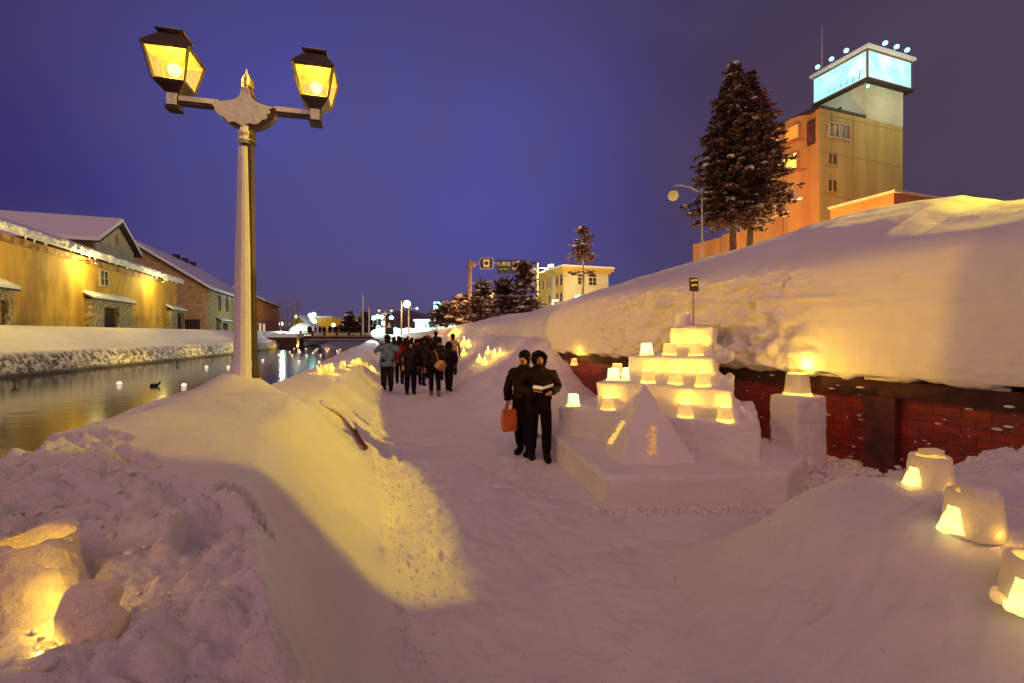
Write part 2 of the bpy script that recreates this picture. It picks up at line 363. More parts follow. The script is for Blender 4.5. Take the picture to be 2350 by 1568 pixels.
# ---------------------------------------------------------------- snow bank above the brick wall
def bank_mesh():
    s = np.concatenate([np.arange(-8, 2, .2), np.arange(2, 14, .03), np.arange(14, 40, .2), np.arange(40, 90, 2)])
    P = np.linspace(0, 1, 190)
    keys_p = np.array([0, .03, .07, .14, .28, .42, .50, .58, .68, .80, .88, .95, 1])
    zt = np.interp(s, [-8, 12, 15, 20, 30, 60], [2.95, 2.92, 2.7, 2.5, 2.35, 2.0]); zc = crest(s)
    nn = np.zeros((len(s), len(P))); zz = nn.copy()
    for i in range(len(s)):
        T = zt[i]; C = zc[i]
        kn = [7.0, 6.62, 6.47, 6.42, 6.50, 6.60, 6.72, 7.05, 7.8, 9.0, 10.2, 11.4, 12.6]
        kz = [1.31, 1.31, 1.32, 1.55, 1.3+.62*(T-1.3), 1.3+.86*(T-1.3), T, T+.25*(C-T)+.02, T+.62*(C-T), C, C-.12, 2.9+.0*C, 2.2]
        nn[i] = np.interp(P, keys_p, kn); zz[i] = np.interp(P, keys_p, kz)
    def blur(a, k):
        ker = np.hanning(k+2)[1:-1]; ker /= ker.sum(); pad = k//2
        ap = np.pad(a, ((0, 0), (pad, pad)), mode='edge'); out = np.zeros_like(a)
        for j in range(k): out += ker[j]*ap[:, j:j+a.shape[1]]
        return out
    nn[:, 6:] = blur(nn, 15)[:, 6:]; zz[:, 6:] = blur(zz, 15)[:, 6:]
    S = np.repeat(s[:, None], len(P), 1)
    fac = sm(P, .05, .10)*sm(P, .60, .42); near = sm(S, 13, 9)*sm(S, 4.6, 6.2)
    crust = fbm(S*2.4, zz*3.2, 2, 5, .6); rid = 1-np.abs(fbm(S*1.5+zz*.6, zz*2.6, 7, 4, .55)); strat = fbm(S*.5, zz*11, 3, 3, .6)
    nn = nn - fac*near*(.10*crust + .36*np.maximum(0, rid-.55) + .07*np.maximum(0, 1-np.abs(fbm(S*3.3+zz, zz*3.6-S, 17, 4, .6))-.6) + .012*strat + .05*np.abs(fbm(S*4, zz*4.4, 9, 3, .6))) - fac*(.03*fbm(S*1.2, zz*1.2, 5, 3) + .008*strat + .010*fbm(S*9, zz*9, 4, 3))
    shelf = np.exp(-((zz-2.50-.03*S+.2)/.035)**2)*sm(S, 4.2, 5)*sm(S, 9.5, 8.3); nn = nn-shelf*.05
    # soft lip where the cap snow overhangs the wall, ragged
    nn = nn + fac[None, :]*0
    zz = zz + sm(P, .5, .7)*(.06*fbm(S*.5, nn*.8, 6, 4) + .012*fbm(S*3, nn*3, 1, 3)) + (P < .075)*.05*fbm(S*4, 0*S, 3, 3)
    x = NX*nn+TX*S; y = NY*nn+TY*S
    V = np.stack([x, y, zz], -1).reshape(-1, 3); a, b2 = S.shape; ix = np.arange(a*b2).reshape(a, b2)
    Fc = np.stack([ix[:-1, :-1], ix[1:, :-1], ix[1:, 1:], ix[:-1, 1:]], -1).reshape(-1, 4)
    return V, Fc
V_, Fq = bank_mesh()
tag(meshobj('snow_hill', V_, Fq, M['snow_smooth'], None, True), kind='structure')

# ---------------------------------------------------------------- brick wall
wr = nsroot('brick_wall', 'long red brick retaining wall with dark coping under the tall snow bank', 'wall', 6.6, 0)
m, t, b = newmat('brick')
tcn = N(t, 'ShaderNodeTexCoord'); sp = N(t, 'ShaderNodeSeparateXYZ'); t.links.new(tcn.outputs['Object'], sp.inputs[0])
cb = N(t, 'ShaderNodeCombineXYZ'); t.links.new(sp.outputs['Y'], cb.inputs['X']); t.links.new(sp.outputs['Z'], cb.inputs['Y'])
br = N(t, 'ShaderNodeTexBrick'); t.links.new(cb.outputs[0], br.inputs['Vector'])
br.inputs['Scale'].default_value = 1; br.inputs['Brick Width'].default_value = .27; br.inputs['Row Height'].default_value = .105; br.inputs['Mortar Size'].default_value = .006
br.inputs['Color1'].default_value = (.46, .026, .014, 1); br.inputs['Color2'].default_value = (.28, .016, .010, 1); br.inputs['Mortar'].default_value = (.05, .012, .01, 1)
nn_ = noise(t, cb.outputs[0], 4, 6, .7)
cc = mixc(t, mrange(t, nn_, .35, .6, 0, .5), br.outputs['Color'], (.07, .010, .008))
sn = noise(t, cb.outputs[0], 16, 6, .75); ed = mrange(t, br.outputs['Fac'], 0, 1, .72, .62)
gt = N(t, 'ShaderNodeMath', operation='GREATER_THAN'); t.links.new(sn, gt.inputs[0]); t.links.new(ed, gt.inputs[1])
cc = mixc(t, gt.outputs[0], cc, (.75, .7, .7))
t.links.new(cc, b.inputs['Base Color']); b.inputs['Roughness'].default_value = .55
bump(t, b, br.outputs['Fac'], -.6, .01)
M['brick'] = m
MB().box((0, -8, -.3), (.4, 60, 1.08)).build('wall_body', M['brick'], wr)
cap_m = mat('coping', (.030, .007, .009), .85, (.07, .014, .014), 7, .5)
MB().box((-.05, -8, 1.083), (.45, 60, 1.30)).build('coping', cap_m, wr)
for s0 in (3.85, 9.9):
    MB().box((-.11, s0, -.3), (0.05, s0+.38, 1.081)).build('pier', mat('pier_stone', (.13, .018, .012), .6, (.04, .009, .008), 6, .6), wr)
mb = MB()
for i in range(60):
    s0 = random.uniform(2.6, 6.4); z0 = random.uniform(.15, 1.25); mb.ico((-.015 if z0 < 1.08 else -.06, s0, z0), random.uniform(.008, .022), 1, (.5, random.uniform(.8, 3), random.uniform(.5, 1)))
mb.build('stuck_snow', M['snow_block'], wr, True)
mb = MB(); s0 = 2.0
while s0 < 8:
    L = random.uniform(.3, 1.3); mb.box((-.055, s0, 1.295), (.0, s0+L, 1.315+random.uniform(0, .015))); s0 += L+random.uniform(.05, .5)
mb.build('snow_edge', M['snow_block'], wr, True)

# ---------------------------------------------------------------- platform, pyramid, tiered stand, pillar
pr = thing('snow_platform', 'low block of packed snow carrying the snow pyramid beside the path', 'snow platform', (1.03, 5.0, 0))
b_d = Vector((-.20, .98))
poly = [Vector((0, 0)), Vector((2.05, .10)), Vector((2.75, .85)), Vector((2.75, 2.2)), b_d*2.15]
mb = MB().prism([tuple(p_) for p_ in poly], -.15, .36); snowform('block', mb, M['snow_block'], pr, .028, .022, 4, 8)

py = thing('snow_pyramid', 'smooth four sided snow pyramid with glowing pebbled windows', 'snow sculpture', (1.70, 5.93, .355), math.radians(6))
hs = .50
mb = MB().rings([[(-hs, -hs, -.04), (hs, -hs, -.04), (hs, hs, -.04), (-hs, hs, -.04)], [(-.02, -.02, .90), (.02, -.02, .90), (.02, .02, .90), (-.02, .02, .90)]])
snowform('pyramid_body', mb, M['snow_block'], py, .018, .006, 4, 1, 3)
def pebbles(c, nrm, up, w, h, cnt, mtl):
    mb = MB(); nrm = Vector(nrm).normalized(); up = Vector(up).normalized(); side = up.cross(nrm)
    for _ in range(cnt):
        a = random.gauss(0, w*.27); b_ = random.uniform(-h, h)*.55; mb.ico(Vector(c)+side*(a+b_*.25)+up*b_, random.uniform(.006, .017), 1)
    return mb.build('ice_window', mtl, py, True)
slope = math.atan2(.9, hs)
pebbles((-.02, -hs*.70-.0, .26), (0, -.9, .5), (0, .5, .9), .10, .32, 150, M['ice_glow_dim'])
pebbles((-hs*.70, .03, .27), (-.9, 0, .5), (.5, 0, .9), .11, .32, 130, M['ice_glow'])
light('pyramid_candle', (-.33, -.01, .22), .0, (1, .7, .2), py)

A = Vector((.74, 7.03)); D = Vector((.83, -.557)); B = Vector((.557, .83))
ang = math.atan2(D.y, D.x)
st = thing('tiered_snow_stand', 'stepped stand of glowing snow tiers behind the pyramid', 'snow stand', (A.x, A.y, 0), ang)
def tier(name, x0, x1, y0, y1, z0, z1, rag=0):
    mb = MB().prism([(x0, y0), (x1, y0), (x1-.14*(y1-y0), y1), (x0, y1)], z0, z1)
    for _ in range(rag): mb.ico((x1+random.uniform(-.1, .16), random.uniform(y0, y0+.8), z0+random.uniform(0, .25)), random.uniform(.07, .14), 1)
    return snowform(name, mb, M['snow_block'], st, .028, .018, 5, 9, x0)
tier('base_slab', -.05, 2.72, 0, 2.4, .05, .79, 14)
tier('tier', .47, 2.38, .27, 2.6, .70, 1.19, 12)
tier('tier', .86, 2.10, .60, 2.7, 1.10, 1.585, 9)
tier('tier', 1.38, 2.02, .95, 2.8, 1.50, 2.02, 6)
def lanternmesh(root_, r0, r1, h, shell, rim=True, hollow=.68, cut=False):
    n = 28; mb = MB(); ph = 0
    prof = [(r0, 0), (r0*.995, .01), (r1*1.02, h*.93), (r1*.97, h), (r1*hollow, h*.99), (r1*hollow*.92, h*.35), (.01, h*.3)]
    if cut: mb.rings([[(r*math.cos(2*PI*j/n*.84+PI*1.18), r*math.sin(2*PI*j/n*.84+PI*1.18), z) for j in range(n)] for r, z in prof], False); mb.f = [f for f in mb.f if not (any(i % n == n-1 for i in f) and any(i % n == 0 for i in f))]
    else: mb.lathe(prof, n)
    s_ = mb.build('shell', shell, root_, True)
    for v in s_.data.vertices:
        k = 1+.03*math.sin(v.co.x*60+v.co.z*20)+.02*math.sin(v.co.y*70); v.co.x *= k; v.co.y *= k
    if rim:
        MB().lathe([(r0*1.07, -.01), (r0*1.08, .022), (r0*1.03, .034), (r0*.9, .04)], 24).build('base_ring', M['lantern_rim'], root_, True)
    MB().lathe([(.004, h*.42), (.012, h*.47), (.010, h*.55), (.002, h*.66)], 10).build('flame', M['flame'], root_, True)
CAND = (1.0, .56, .05)
def bucket(x, y, z, label, shell='lantern_snow', r0=.100, r1=.080, h=.185, power=1.6, rim=True, lz=None, group='candle lanterns of bucket moulded snow', hollow=.68):
    o = thing('snow_lantern', label, 'snow lantern', (x, y, z), random.uniform(0, 6), group)
    lanternmesh(o, r0, r1, h, M[shell], rim, hollow)
    if power: light('candle_light', (0, 0, h*1.12 if lz is None else lz), power*2.3, CAND, o, .02)
    return o
def st2w(x, y): p_ = A+D*x+B*y; return p_.x, p_.y
def on(u, zlev, back=0.0):
    """point on the stand at photo column u and shelf offset"""
    r = (u-UC)/F; base = A+B*back; k = (r*base.y-base.x)/(D.x-r*D.y); p_ = base+D*k; return p_.x, p_.y
x, y = on(1395, .79, .13); bucket(x, y, .79, 'snow lantern at the left end of the lowest shelf of the tiered stand')
x, y = on(1573, .79, .13); bucket(x, y, .79, 'snow lantern with bright oval top opening, lowest shelf just right of the pyramid')
x, y = on(1664, .79, .13); bucket(x, y, .79, 'snow lantern at the right end of the lowest shelf, nearest the brick wall')
x, y = on(1487, 1.19, .42); bucket(x, y, 1.19, 'front snow lantern on the middle shelf, directly above the pyramid tip')
x, y = on(1550, 1.19, .42); bucket(x, y, 1.19, 'central snow lantern of the front row on the middle shelf')
x, y = on(1613, 1.19, .42); bucket(x, y, 1.19, 'snow lantern at the right end of the middle shelf')
x, y = on(1408, 1.19, .50); bucket(x, y, 1.19, 'brilliant cyan white snow lantern on the left corner of the middle shelf', 'lantern_bright')
x, y = on(1441, 1.19, .72); bucket(x, y, 1.19, 'yellow green snow lantern right beside the cyan one on the middle shelf', 'lantern_bright', power=1.2)
x, y = on(1417, 1.19, 1.25); bucket(x, y, 1.22, 'dim snow lantern standing behind the cyan one at the left of the stand', 'lantern_snow', power=1.0)
x, y = on(1484, 1.585, .78); bucket(x, y, 1.585, 'brilliant cyan white snow lantern on the left end of the top shelf', 'lantern_bright')
x, y = on(1536, 1.585, .78); bucket(x, y, 1.585, 'middle snow lantern of the three on the top shelf')
x, y = on(1597, 1.585, .78); bucket(x, y, 1.585, 'snow lantern at the right end of the top shelf, below the small sign')
x, y = on(1568, 2.02, 1.25); bucket(x, y, 2.02, 'unlit snow bucket on the summit block beside the small sign', 'snow_block', .13, .105, .23, 0, False)
x, y = on(1316, .79, .16); bucket(x, y, .79, 'bright green white snow lantern alone on the ledge left of the stand', 'lantern_bright')
x, y = w2(6.25, 12.2); bucket(x, y, 1.0, 'candle lantern tucked under the snow bank behind the left of the stand', 'lantern_snow', power=5)
x, y = w2(6.47, 4.95); o = thing('candle', 'bright candle on the wall edge under the bank behind the pillar lantern', 'candle', (x, y, 1.31))
MB().lathe([(.03, 0), (.03, .05), (.004, .055)], 12).build('wax', M['lantern_rim'], o, True); MB().lathe([(.002, .055), (.014, .07), (.010, .09), (.002, .12)], 10).build('flame', M['flame'], o, True)
light('candle_light', (-.12, 0, .14), 8, CAND, o, .03)
# second, smaller cone behind the walker
c2 = thing('snow_cone', 'narrow snow pyramid with pale lit edge behind the walking pair', 'snow sculpture', (.80, 8.6, .0), math.radians(30))
mb = MB().rings([[(-.46, -.46, .1), (.46, -.46, .1), (.46, .46, .1), (-.46, .46, .1)], [(-.015, -.015, 1.27), (.015, -.015, 1.27), (.015, .015, 1.27), (-.015, .015, 1.27)]])
snowform('cone_body', mb, M['snow_block'], c2, .022, .008, 4, 2, 5)
# pillar
pl = thing('snow_pillar', 'square column of packed snow standing before the brick wall', 'snow pillar', (3.98, 6.38, -.05), math.radians(20))
mb = MB().prism([(-.29, -.22), (.29, -.22), (.27, .22), (-.27, .22)], 0, 1.11)
for i in range(10): mb.ico((random.uniform(-.4, .4), random.uniform(-.25, .1), random.uniform(0, .25)), random.uniform(.08, .15), 1)
for i in range(4): mb.ico((.30, random.uniform(-.1, .1), random.uniform(.2, .45)), random.uniform(.05, .09), 1)
snowform('column', mb, M['snow_block'], pl, .025, .016, 7, 3, 9)
bucket(3.98, 6.38, 1.06, 'tall snow lantern on top of the square snow pillar', 'lantern_snow_dim', .165, .135, .30, 5.0, True)

# ---------------------------------------------------------------- foreground lanterns
def notch(x, y, z, label, r0=.135, r1=.115, h=.21, rz=0.0, power=1.5, dim='lantern_snow_dim'):
    o = thing('snow_lantern', label, 'snow lantern', (x, y, z), rz, 'candle lanterns of bucket moulded snow')
    mb = MB().lathe([(r0, -.04), (r0*.995, .01), (r1*1.02, h*.93), (r1*.97, h), (r1*.72, h*.98), (r1*.62, h*.42), (.01, h*.40)], 28); snowform('shell', mb, M[dim], o, .009, .006, 12, 2, x)
    MB().lathe([(.004, h*.42), (.014, h*.47), (.010, h*.58), (.002, h*.74)], 10).build('flame', M['flame'], o, True)
    light('candle_light', (0, 0, h*.85), power*.25, CAND, o, .02)
    mb = MB().rings([[(-r0*1.55, -.03, -.02), (-r0*.8, -.07, -.02), (-r0*.8, .05, -.02), (-r0*1.4, .04, -.02)], [(-r0*1.05, -.02, .11), (-r0*.85, -.04, .13), (-r0*.85, .03, .13), (-r0*1.0, .02, .11)]])
    for i in range(4): mb.ico((-r0*1.25+random.uniform(-.03, .03), random.uniform(-.06, .03), random.uniform(-.01, .03)), random.uniform(.015, .03), 1)
    snowform('door_chunk', mb, M['door_glow'], o, .008, .006, 22, 1)
    light('candle_light', (-r0*1.45, -.08, .05), power*.13, CAND, o, .012); light('candle_light', (.01, -r0*1.22, .02), power*.10, CAND, o, .008)
    return o
def onT(u, v, z0):
    Y = (CAMH-z0)*F/(v-HZ); return (u-UC)/F*Y, Y
x, y = onT(2135, 1128, .80); zz_ = tz(x, y); o1 = notch(x, y, zz_, 'stout snow lantern with a curved slab on top, upper one on the near mound', rz=.0)
mb = MB().box((-.045, -.02, .20), (.095, .06, .245)); snowform('top_slab', mb, M['lantern_snow_dim'], o1, .012, .006, 14, 2)
x, y = onT(2235, 1205, .82); zz_ = tz(x, y); o1 = notch(x, y, zz_, 'stout snow lantern capped by a wedge of snow, middle one on the near mound', rz=.0, power=2.0)
mb = MB().prism([(-.07, -.10), (.02, -.12), (.075, -.03), (.06, .05), (-.05, .04)], .18, .255); snowform('top_slab', mb, M['snow_block'], o1, .012, .006, 14, 2)
x, y = onT(2385, 1285, .84); zz_ = tz(x, y); notch(x, y, zz_, 'snow lantern cut off by the right edge of the picture', rz=.3, power=2.2)
mb = MB()
for i in range(7): mb.ico((random.uniform(-.09, .09), random.uniform(-.03, .03), random.uniform(0, .04)), random.uniform(.02, .04), 1)
x, y = onT(2292, 1272, .82); so_ = thing('snow_chunk', 'lit ragged chunk of snow beside the lantern at the right edge', 'snow chunk', (x, y, tz(x, y)), .4)
snowform('chunk', mb, M['lantern_snow'], so_, .012, .008, 18, 2)
# left foreground pair with the candle between them
o = thing('snow_lantern', 'large snow lantern with a hollow rim at the lower left edge', 'snow lantern', (-1.47, 1.42, 1.04), .2, 'candle lanterns of bucket moulded snow')
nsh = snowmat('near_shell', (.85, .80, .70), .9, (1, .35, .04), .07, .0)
mb = MB().lathe([(.125, -.05), (.122, .01), (.104, .225), (.098, .245), (.080, .245), (.070, .10), (.01, .09)], 28); snowform('shell', mb, nsh, o, .009, .020, 9, 3, 4)
light('candle_light', (.0, 0, .17), .22, CAND, o, .02)
o = thing('snow_lump', 'rounded lump of snow glowing on its left flank in the foreground', 'snow chunk', (-1.185, 1.27, 1.04), .1)
mb = MB().ico((0, 0, .06), .078, 2, (.9, .8, 1.3)); mb.ico((.035, -.01, .04), .07, 2); mb.ico((-.02, .02, .11), .055, 2)
mb.ico((.03, .03, .12), .045, 2); snowform('lump', mb, nsh, o, .007, .010, 9, 9)
cd = thing('candle', 'small burning candle between the large lantern and the snow lump', 'candle', (-1.30, 1.31, 1.02))
MB().lathe([(.022, 0), (.022, .04), (.002, .045)], 12).build('wax', M['lantern_rim'], cd, True)
MB().lathe([(.001, .045), (.008, .055), (.006, .07), (.001, .085)], 10).build('flame', M['flame'], cd, True)
light('candle_light', (0, 0, .10), .7, CAND, cd, .015); light('candle_light', (.07, -.12, .05), .35, CAND, cd, .01)

# ---------------------------------------------------------------- twin street lamp
def lantern_head(parent, x, y, lit=True, bulbcol='bulb', power=230, z0=0):
    h = thing_part('lantern', parent, (x, y, z0))
    return h
def thing_part(name, parent, loc):
    o = bpy.data.objects.new(name, None); COL.objects.link(o); o.parent = parent; o.location = loc; return o
m, t, b = newmat('lamp_glass')
tr = N(t, 'ShaderNodeBsdfTransparent'); tr.inputs['Color'].default_value = (1, .97, .85, 1)
tl = N(t, 'ShaderNodeBsdfTranslucent'); tl.inputs['Color'].default_value = (1, .9, .5, 1)
em = N(t, 'ShaderNodeEmission'); em.inputs['Color'].default_value = (1, .66, .10, 1); em.inputs['Strength'].default_value = 1.1
v = objco(t); nz1 = noise(t, v, 22, 6, .7)
t.links.new(mixc(t, mrange(t, nz1, .4, .72), (1, .72, .14), (.75, .36, .03)), em.inputs['Color'])
m1 = N(t, 'ShaderNodeMixShader'); m1.inputs[0].default_value = .993; t.links.new(tl.outputs[0], m1.inputs[1]); t.links.new(em.outputs[0], m1.inputs[2])
m2 = N(t, 'ShaderNodeMixShader'); m2.inputs[0].default_value = .50; t.links.new(tr.outputs[0], m2.inputs[1]); t.links.new(m1.outputs[0], m2.inputs[2])
t.links.new(m2.outputs[0], t.nodes['Material Output'].inputs['Surface']); M['glass'] = m
LAMPCOL = (1.0, .60, .02)
def twin_lamp(x, y, zb, label, rz, power, hp=4.30, group='twin headed gas style street lamps', ground=0, bk=1.0):
    """zb: arm height"""
    r = thing('street_lamp', label, 'street lamp', (x, y, ground), rz, group); H = zb-ground
    # octagonal post
    MB().lathe([(.11, 0), (.11, .25), (.095, .35), (.060, H-.45), (.056, H-.36)], 8).build('post', M['iron'], r)
    MB().lathe([(.058, H-.38), (.085, H-.37), (.085, H-.33), (.068, H-.31), (.080, H-.285), (.075, H-.25), (.05, H-.20)], 12).build('collar', M['iron'], r)
    # bowl bracket, finial
    poly = []
    for i in range(25):
        a = PI*i/24; poly.append((-.285*math.copysign(abs(math.cos(a))**.95, math.cos(a)), -.225*math.sin(a)**1.1))
    up = [(.30, .03), (.22, .035), (.14, .055), (.085, .095), (.055, .145), (.040, .215), (-.040, .215), (-.055, .145), (-.085, .095), (-.14, .055), (-.22, .035), (-.30, .03)]
    out = poly+up; mb = MB(); k = len(out)
    mb.rings([[(px, -.045, H+pz) for px, pz in out], [(px, .045, H+pz) for px, pz in out]]); mb.build('bracket', M['iron'], r)
    MB().lathe([(.038, H+.20), (.060, H+.22), (.060, H+.245), (.045, H+.26), (.056, H+.28), (.050, H+.31), (.02, H+.335), (.010, H+.38), (.002, H+.42)], 12).build('finial', M['iron'], r)
    MB().box((-.70, -.035, H-.035), (-.27, .035, H+.03)).build('arm', M['iron'], r); MB().box((.27, -.035, H-.035), (.70, .035, H+.03)).build('arm', M['iron'], r)
    # wind driven snow plastered on the side facing the path
    mb = MB().lathe([(.16, .0), (.118, .12), (.098, .40), (.080, H*.5), (.052, H-.42)], 14, (-.030, -.026, 0), ph=.2)
    mb.lathe([(.060, H-.38), (.083, H-.35), (.062, H-.31), (.076, H-.28), (.045, H-.20)], 12, (-.016, -.020, 0))
    pl2 = [(px*(.93+.05*math.sin(i_*2.3)*(pz < 0))-(.035 if pz < 0 else 0), pz*(.84+.07*math.sin(i_*1.7))) for i_, (px, pz) in enumerate(out)]; mb.rings([[(px-.008, -.062, H+pz) for px, pz in pl2], [(px-.008, -.03, H+pz) for px, pz in pl2]])
    mb.lathe([(.036, H+.20), (.056, H+.235), (.042, H+.26), (.052, H+.29), (.010, H+.37), (.002, H+.42)], 10, (-.008, -.016, 0))
    mb.box((-.70, -.045, H-.005), (-.27, -.01, H+.045)).box((.27, -.045, H-.005), (.70, -.01, H+.045))
    sn_ = mb.build('wind_blown_snow', M['cast_snow'], r, True)
    try:
        for p_ in sn_.data.polygons: p_.use_smooth = False
    except Exception: pass
    for sx in (-1, 1):
        h = thing_part('lantern', r, (sx*.675, 0, H))
        MB().box((-.05, -.05, -.075), (.05, .05, .07)).box((-.065, -.065, -.10), (.065, .065, -.073)).build('socket', M['iron'], h)
        MB().box((-.048, -.065, -.06), (.040, -.052, .055)).build('socket_snow', M['cast_snow'], h)
        wb, wt_, zb_, zt_ = .130, .198, .150, .465
        def sq(w, z): return [(-w, -w, z), (w, -w, z), (w, w, z), (-w, w, z)]
        MB().rings([sq(.055, .055), sq(.134, .135), sq(.142, .158)]).build('lantern_base', M['iron'], h)
        MB().rings([sq(.212, .460), sq(.212, .475), sq(.120, .605), sq(.115, .615)]).build('roof', M['iron'], h)
        mb = MB().rings([sq(.085, .612), sq(.085, .650)]).rings([sq(.122, .650), sq(.128, .662), sq(.12, .672)]); mb.build('chimney', M['iron'], h)
        MB().rings([sq(.120, .673), sq(.10, .688)]).build('roof_snow', M['cast_snow'], h)
        mb = MB()
        for cx, cy in ((-1, -1), (1, -1), (1, 1), (-1, 1)):
            p0 = Vector((cx*wb, cy*wb, zb_)); p1 = Vector((cx*wt_, cy*wt_, zt_))
            mb.tube([p0, p1], .017, 4)
        for wv, zv in ((wb, zb_+.008), (wt_, zt_-.01)):
            q4 = sq(wv, zv)
            for i in range(4): mb.tube([q4[i], q4[(i+1) % 4]], .015, 4)
        mb.build('frame', M['iron'], h)
        g_ = MB(); q0 = sq(wb-.004, zb_); q1 = sq(wt_-.004, zt_)
        for i in range(4): g_.add([q0[i], q0[(i+1) % 4], q1[(i+1) % 4], q1[i]], [(0, 1, 2, 3)])
        g_.build('glass', M['glass'], h)
        MB().ico((0, 0, .315), .062*bk, 2, (1, 1, 1.1)).build('bulb', M['bulb'], h, True)
        light('lamp_light', (0, 0, .315), power, LAMPCOL, h, .078*bk)
    return r
main_lamp = twin_lamp(-2.80, 4.85, 4.29, 'tall snow plastered twin lantern lamp rising from the near bank', math.radians(14.2), 520, ground=1.25)
tl2 = twin_lamp(-14.4, 52, 4.3, 'distant twin headed lamp with two round glares beside the far path', math.radians(14), 260, ground=0, bk=2.4)
M['glare'] = glow('glare', (.8, 1.0, .7), 3)

# ---------------------------------------------------------------- rail poking from the bank
rl = thing('guard_rail', 'bent dark red rail with a snow covered flat end sticking out of the bank', 'rail', (0, 0, 0))
def onbank(u, v_, up):
    for Y_ in np.arange(3.0, 9.0, .02):
        p_ = at(u, v_, Y_)
        if p_.z <= tz(p_.x, p_.y)+up: return p_
    return at(u, v_, 5.3)
pts = [onbank(738, 930, -.01), onbank(768, 942, .02), onbank(796, 962, .03), onbank(815, 990, .04), onbank(828, 1012, .05), onbank(839, 1027, .05)]
red = mat('red_paint', (.16, .01, .012), .45, (.06, .006, .006), 12, .2)
MB().tube(pts, [.03, .035, .04, .035, .03, .026], 8).build('rail', red, rl, True)
mb = MB()
q_ = [p_+Vector((.0, -.03, .045)) for p_ in pts[:4]]
mb.tube(q_, [.05, .055, .05, .02], 8); mb.build('snow_strip', M['cast_snow'], rl, True)
MB().ico(pts[-1], .038, 1, (1, 1, 1.3)).build('clamp', red, rl)

# small sign on the summit
sx_, sy_ = on(1591, 2.02, 1.30); sgn = thing('small_sign', 'small dark notice board on a thin post above the tiered stand', 'sign', (sx_, sy_, 1.98), math.radians(18))
Yp = sy_; hgt = 2.68-1.98
ztop = CAMH+(HZ-638)/F*Yp-1.98; zbt = CAMH+(HZ-669)/F*Yp-1.98
MB().tube([(0, 0, -.1), (0, 0, ztop-.05)], .009, 6).build('post', mat('wood', (.25, .10, .05), .7), sgn)
bw = .082
MB().box((-bw, -.022, zbt), (bw, -.008, ztop)).build('board', mat('board_paint', (.030, .004, .008), .95), sgn)
def text(s_, size, loc, m_, parent, name='lettering', rot=(PI/2, 0, 0), ext=.0015, align='CENTER', sx=1):
    cu = bpy.data.curves.new(name, 'FONT'); cu.body = s_; cu.size = size; cu.align_x = align; cu.align_y = 'CENTER'; cu.extrude = ext
    o = bpy.data.objects.new(name, cu); COL.objects.link(o); bpy.context.view_layer.update()
    me = bpy.data.meshes.new_from_object(o.evaluated_get(bpy.context.evaluated_depsgraph_get()))
    bpy.data.objects.remove(o); me.materials.clear(); me.materials.append(m_)
    o = bpy.data.objects.new(name, me); COL.objects.link(o); o.parent = parent; o.location = loc; o.rotation_euler = rot; o.scale = (sx, 1, 1); return o
ink = mat('white_ink', (.75, .62, .58), .6)
hh = ztop-zbt
mb = MB()
for i, (a, b_) in enumerate(((-.8, -.48), (-.42, -.1), (-.04, .26), (.34, .8))): mb.box((a*bw, -.0245, ztop-hh*(.27-.02*i)), (b_*bw, -.0235, ztop-hh*(.16-.02*i)))
mb.box((-.62*bw, -.0245, ztop-hh*.62), (-.05*bw, -.0235, ztop-hh*.50)).box((.05*bw, -.0245, ztop-hh*.58), (.62*bw, -.0235, ztop-hh*.46))
mb.build('lettering', ink, sgn)

# ---------------------------------------------------------------- people
def skin(name, pts, edges, rad, m_, parent, sub=1, root=0):
    me = bpy.data.meshes.new(name); me.from_pydata([tuple(p_) for p_ in pts], edges, []); o = bpy.data.objects.new(name, me); COL.objects.link(o)
    md = o.modifiers.new('k', 'SKIN'); md.use_smooth_shade = True
    lay = me.skin_vertices[0] if len(me.skin_vertices) else me.attributes.new('s', 'FLOAT', 'POINT')
    for i, r in enumerate(rad):
        d = me.skin_vertices[0].data[i]; d.radius = r if hasattr(r, '__len__') else (r, r); d.use_root = (i == root)
    if sub: sb = o.modifiers.new('u', 'SUBSURF'); sb.levels = sub; sb.render_levels = sub
    evalmesh(o); o.data.materials.clear(); o.data.materials.append(m_); o.parent = parent; o.name = name
    o.data.polygons.foreach_set('use_smooth', [True]*len(o.data.polygons)); return o
SKINM = mat('skin', (.42, .17, .11), .55); CLOTH = {}
def cloth(col, key=None, sc=9):
    k = key or str(col)
    if k not in CLOTH: CLOTH[k] = mat('cloth_'+str(len(CLOTH)), col, .85, tuple(c_*.45 for c_ in col), sc, .5)
    return CLOTH[k]
def wrinkle(o, amp, fr):
    me = o.data; n = len(me.vertices); co = np.empty(n*3); me.vertices.foreach_get('co', co); co = co.reshape(-1, 3); nr = np.empty(n*3); me.vertices.foreach_get('normal', nr); nr = nr.reshape(-1, 3)
    k = random.random()*50; co += nr*(fbm(co[:, 0]*fr+k, co[:, 1]*fr, co[:, 2]*fr*1.6, 3, .6)*amp)[:, None]; me.vertices.foreach_set('co', co.ravel()); me.update()
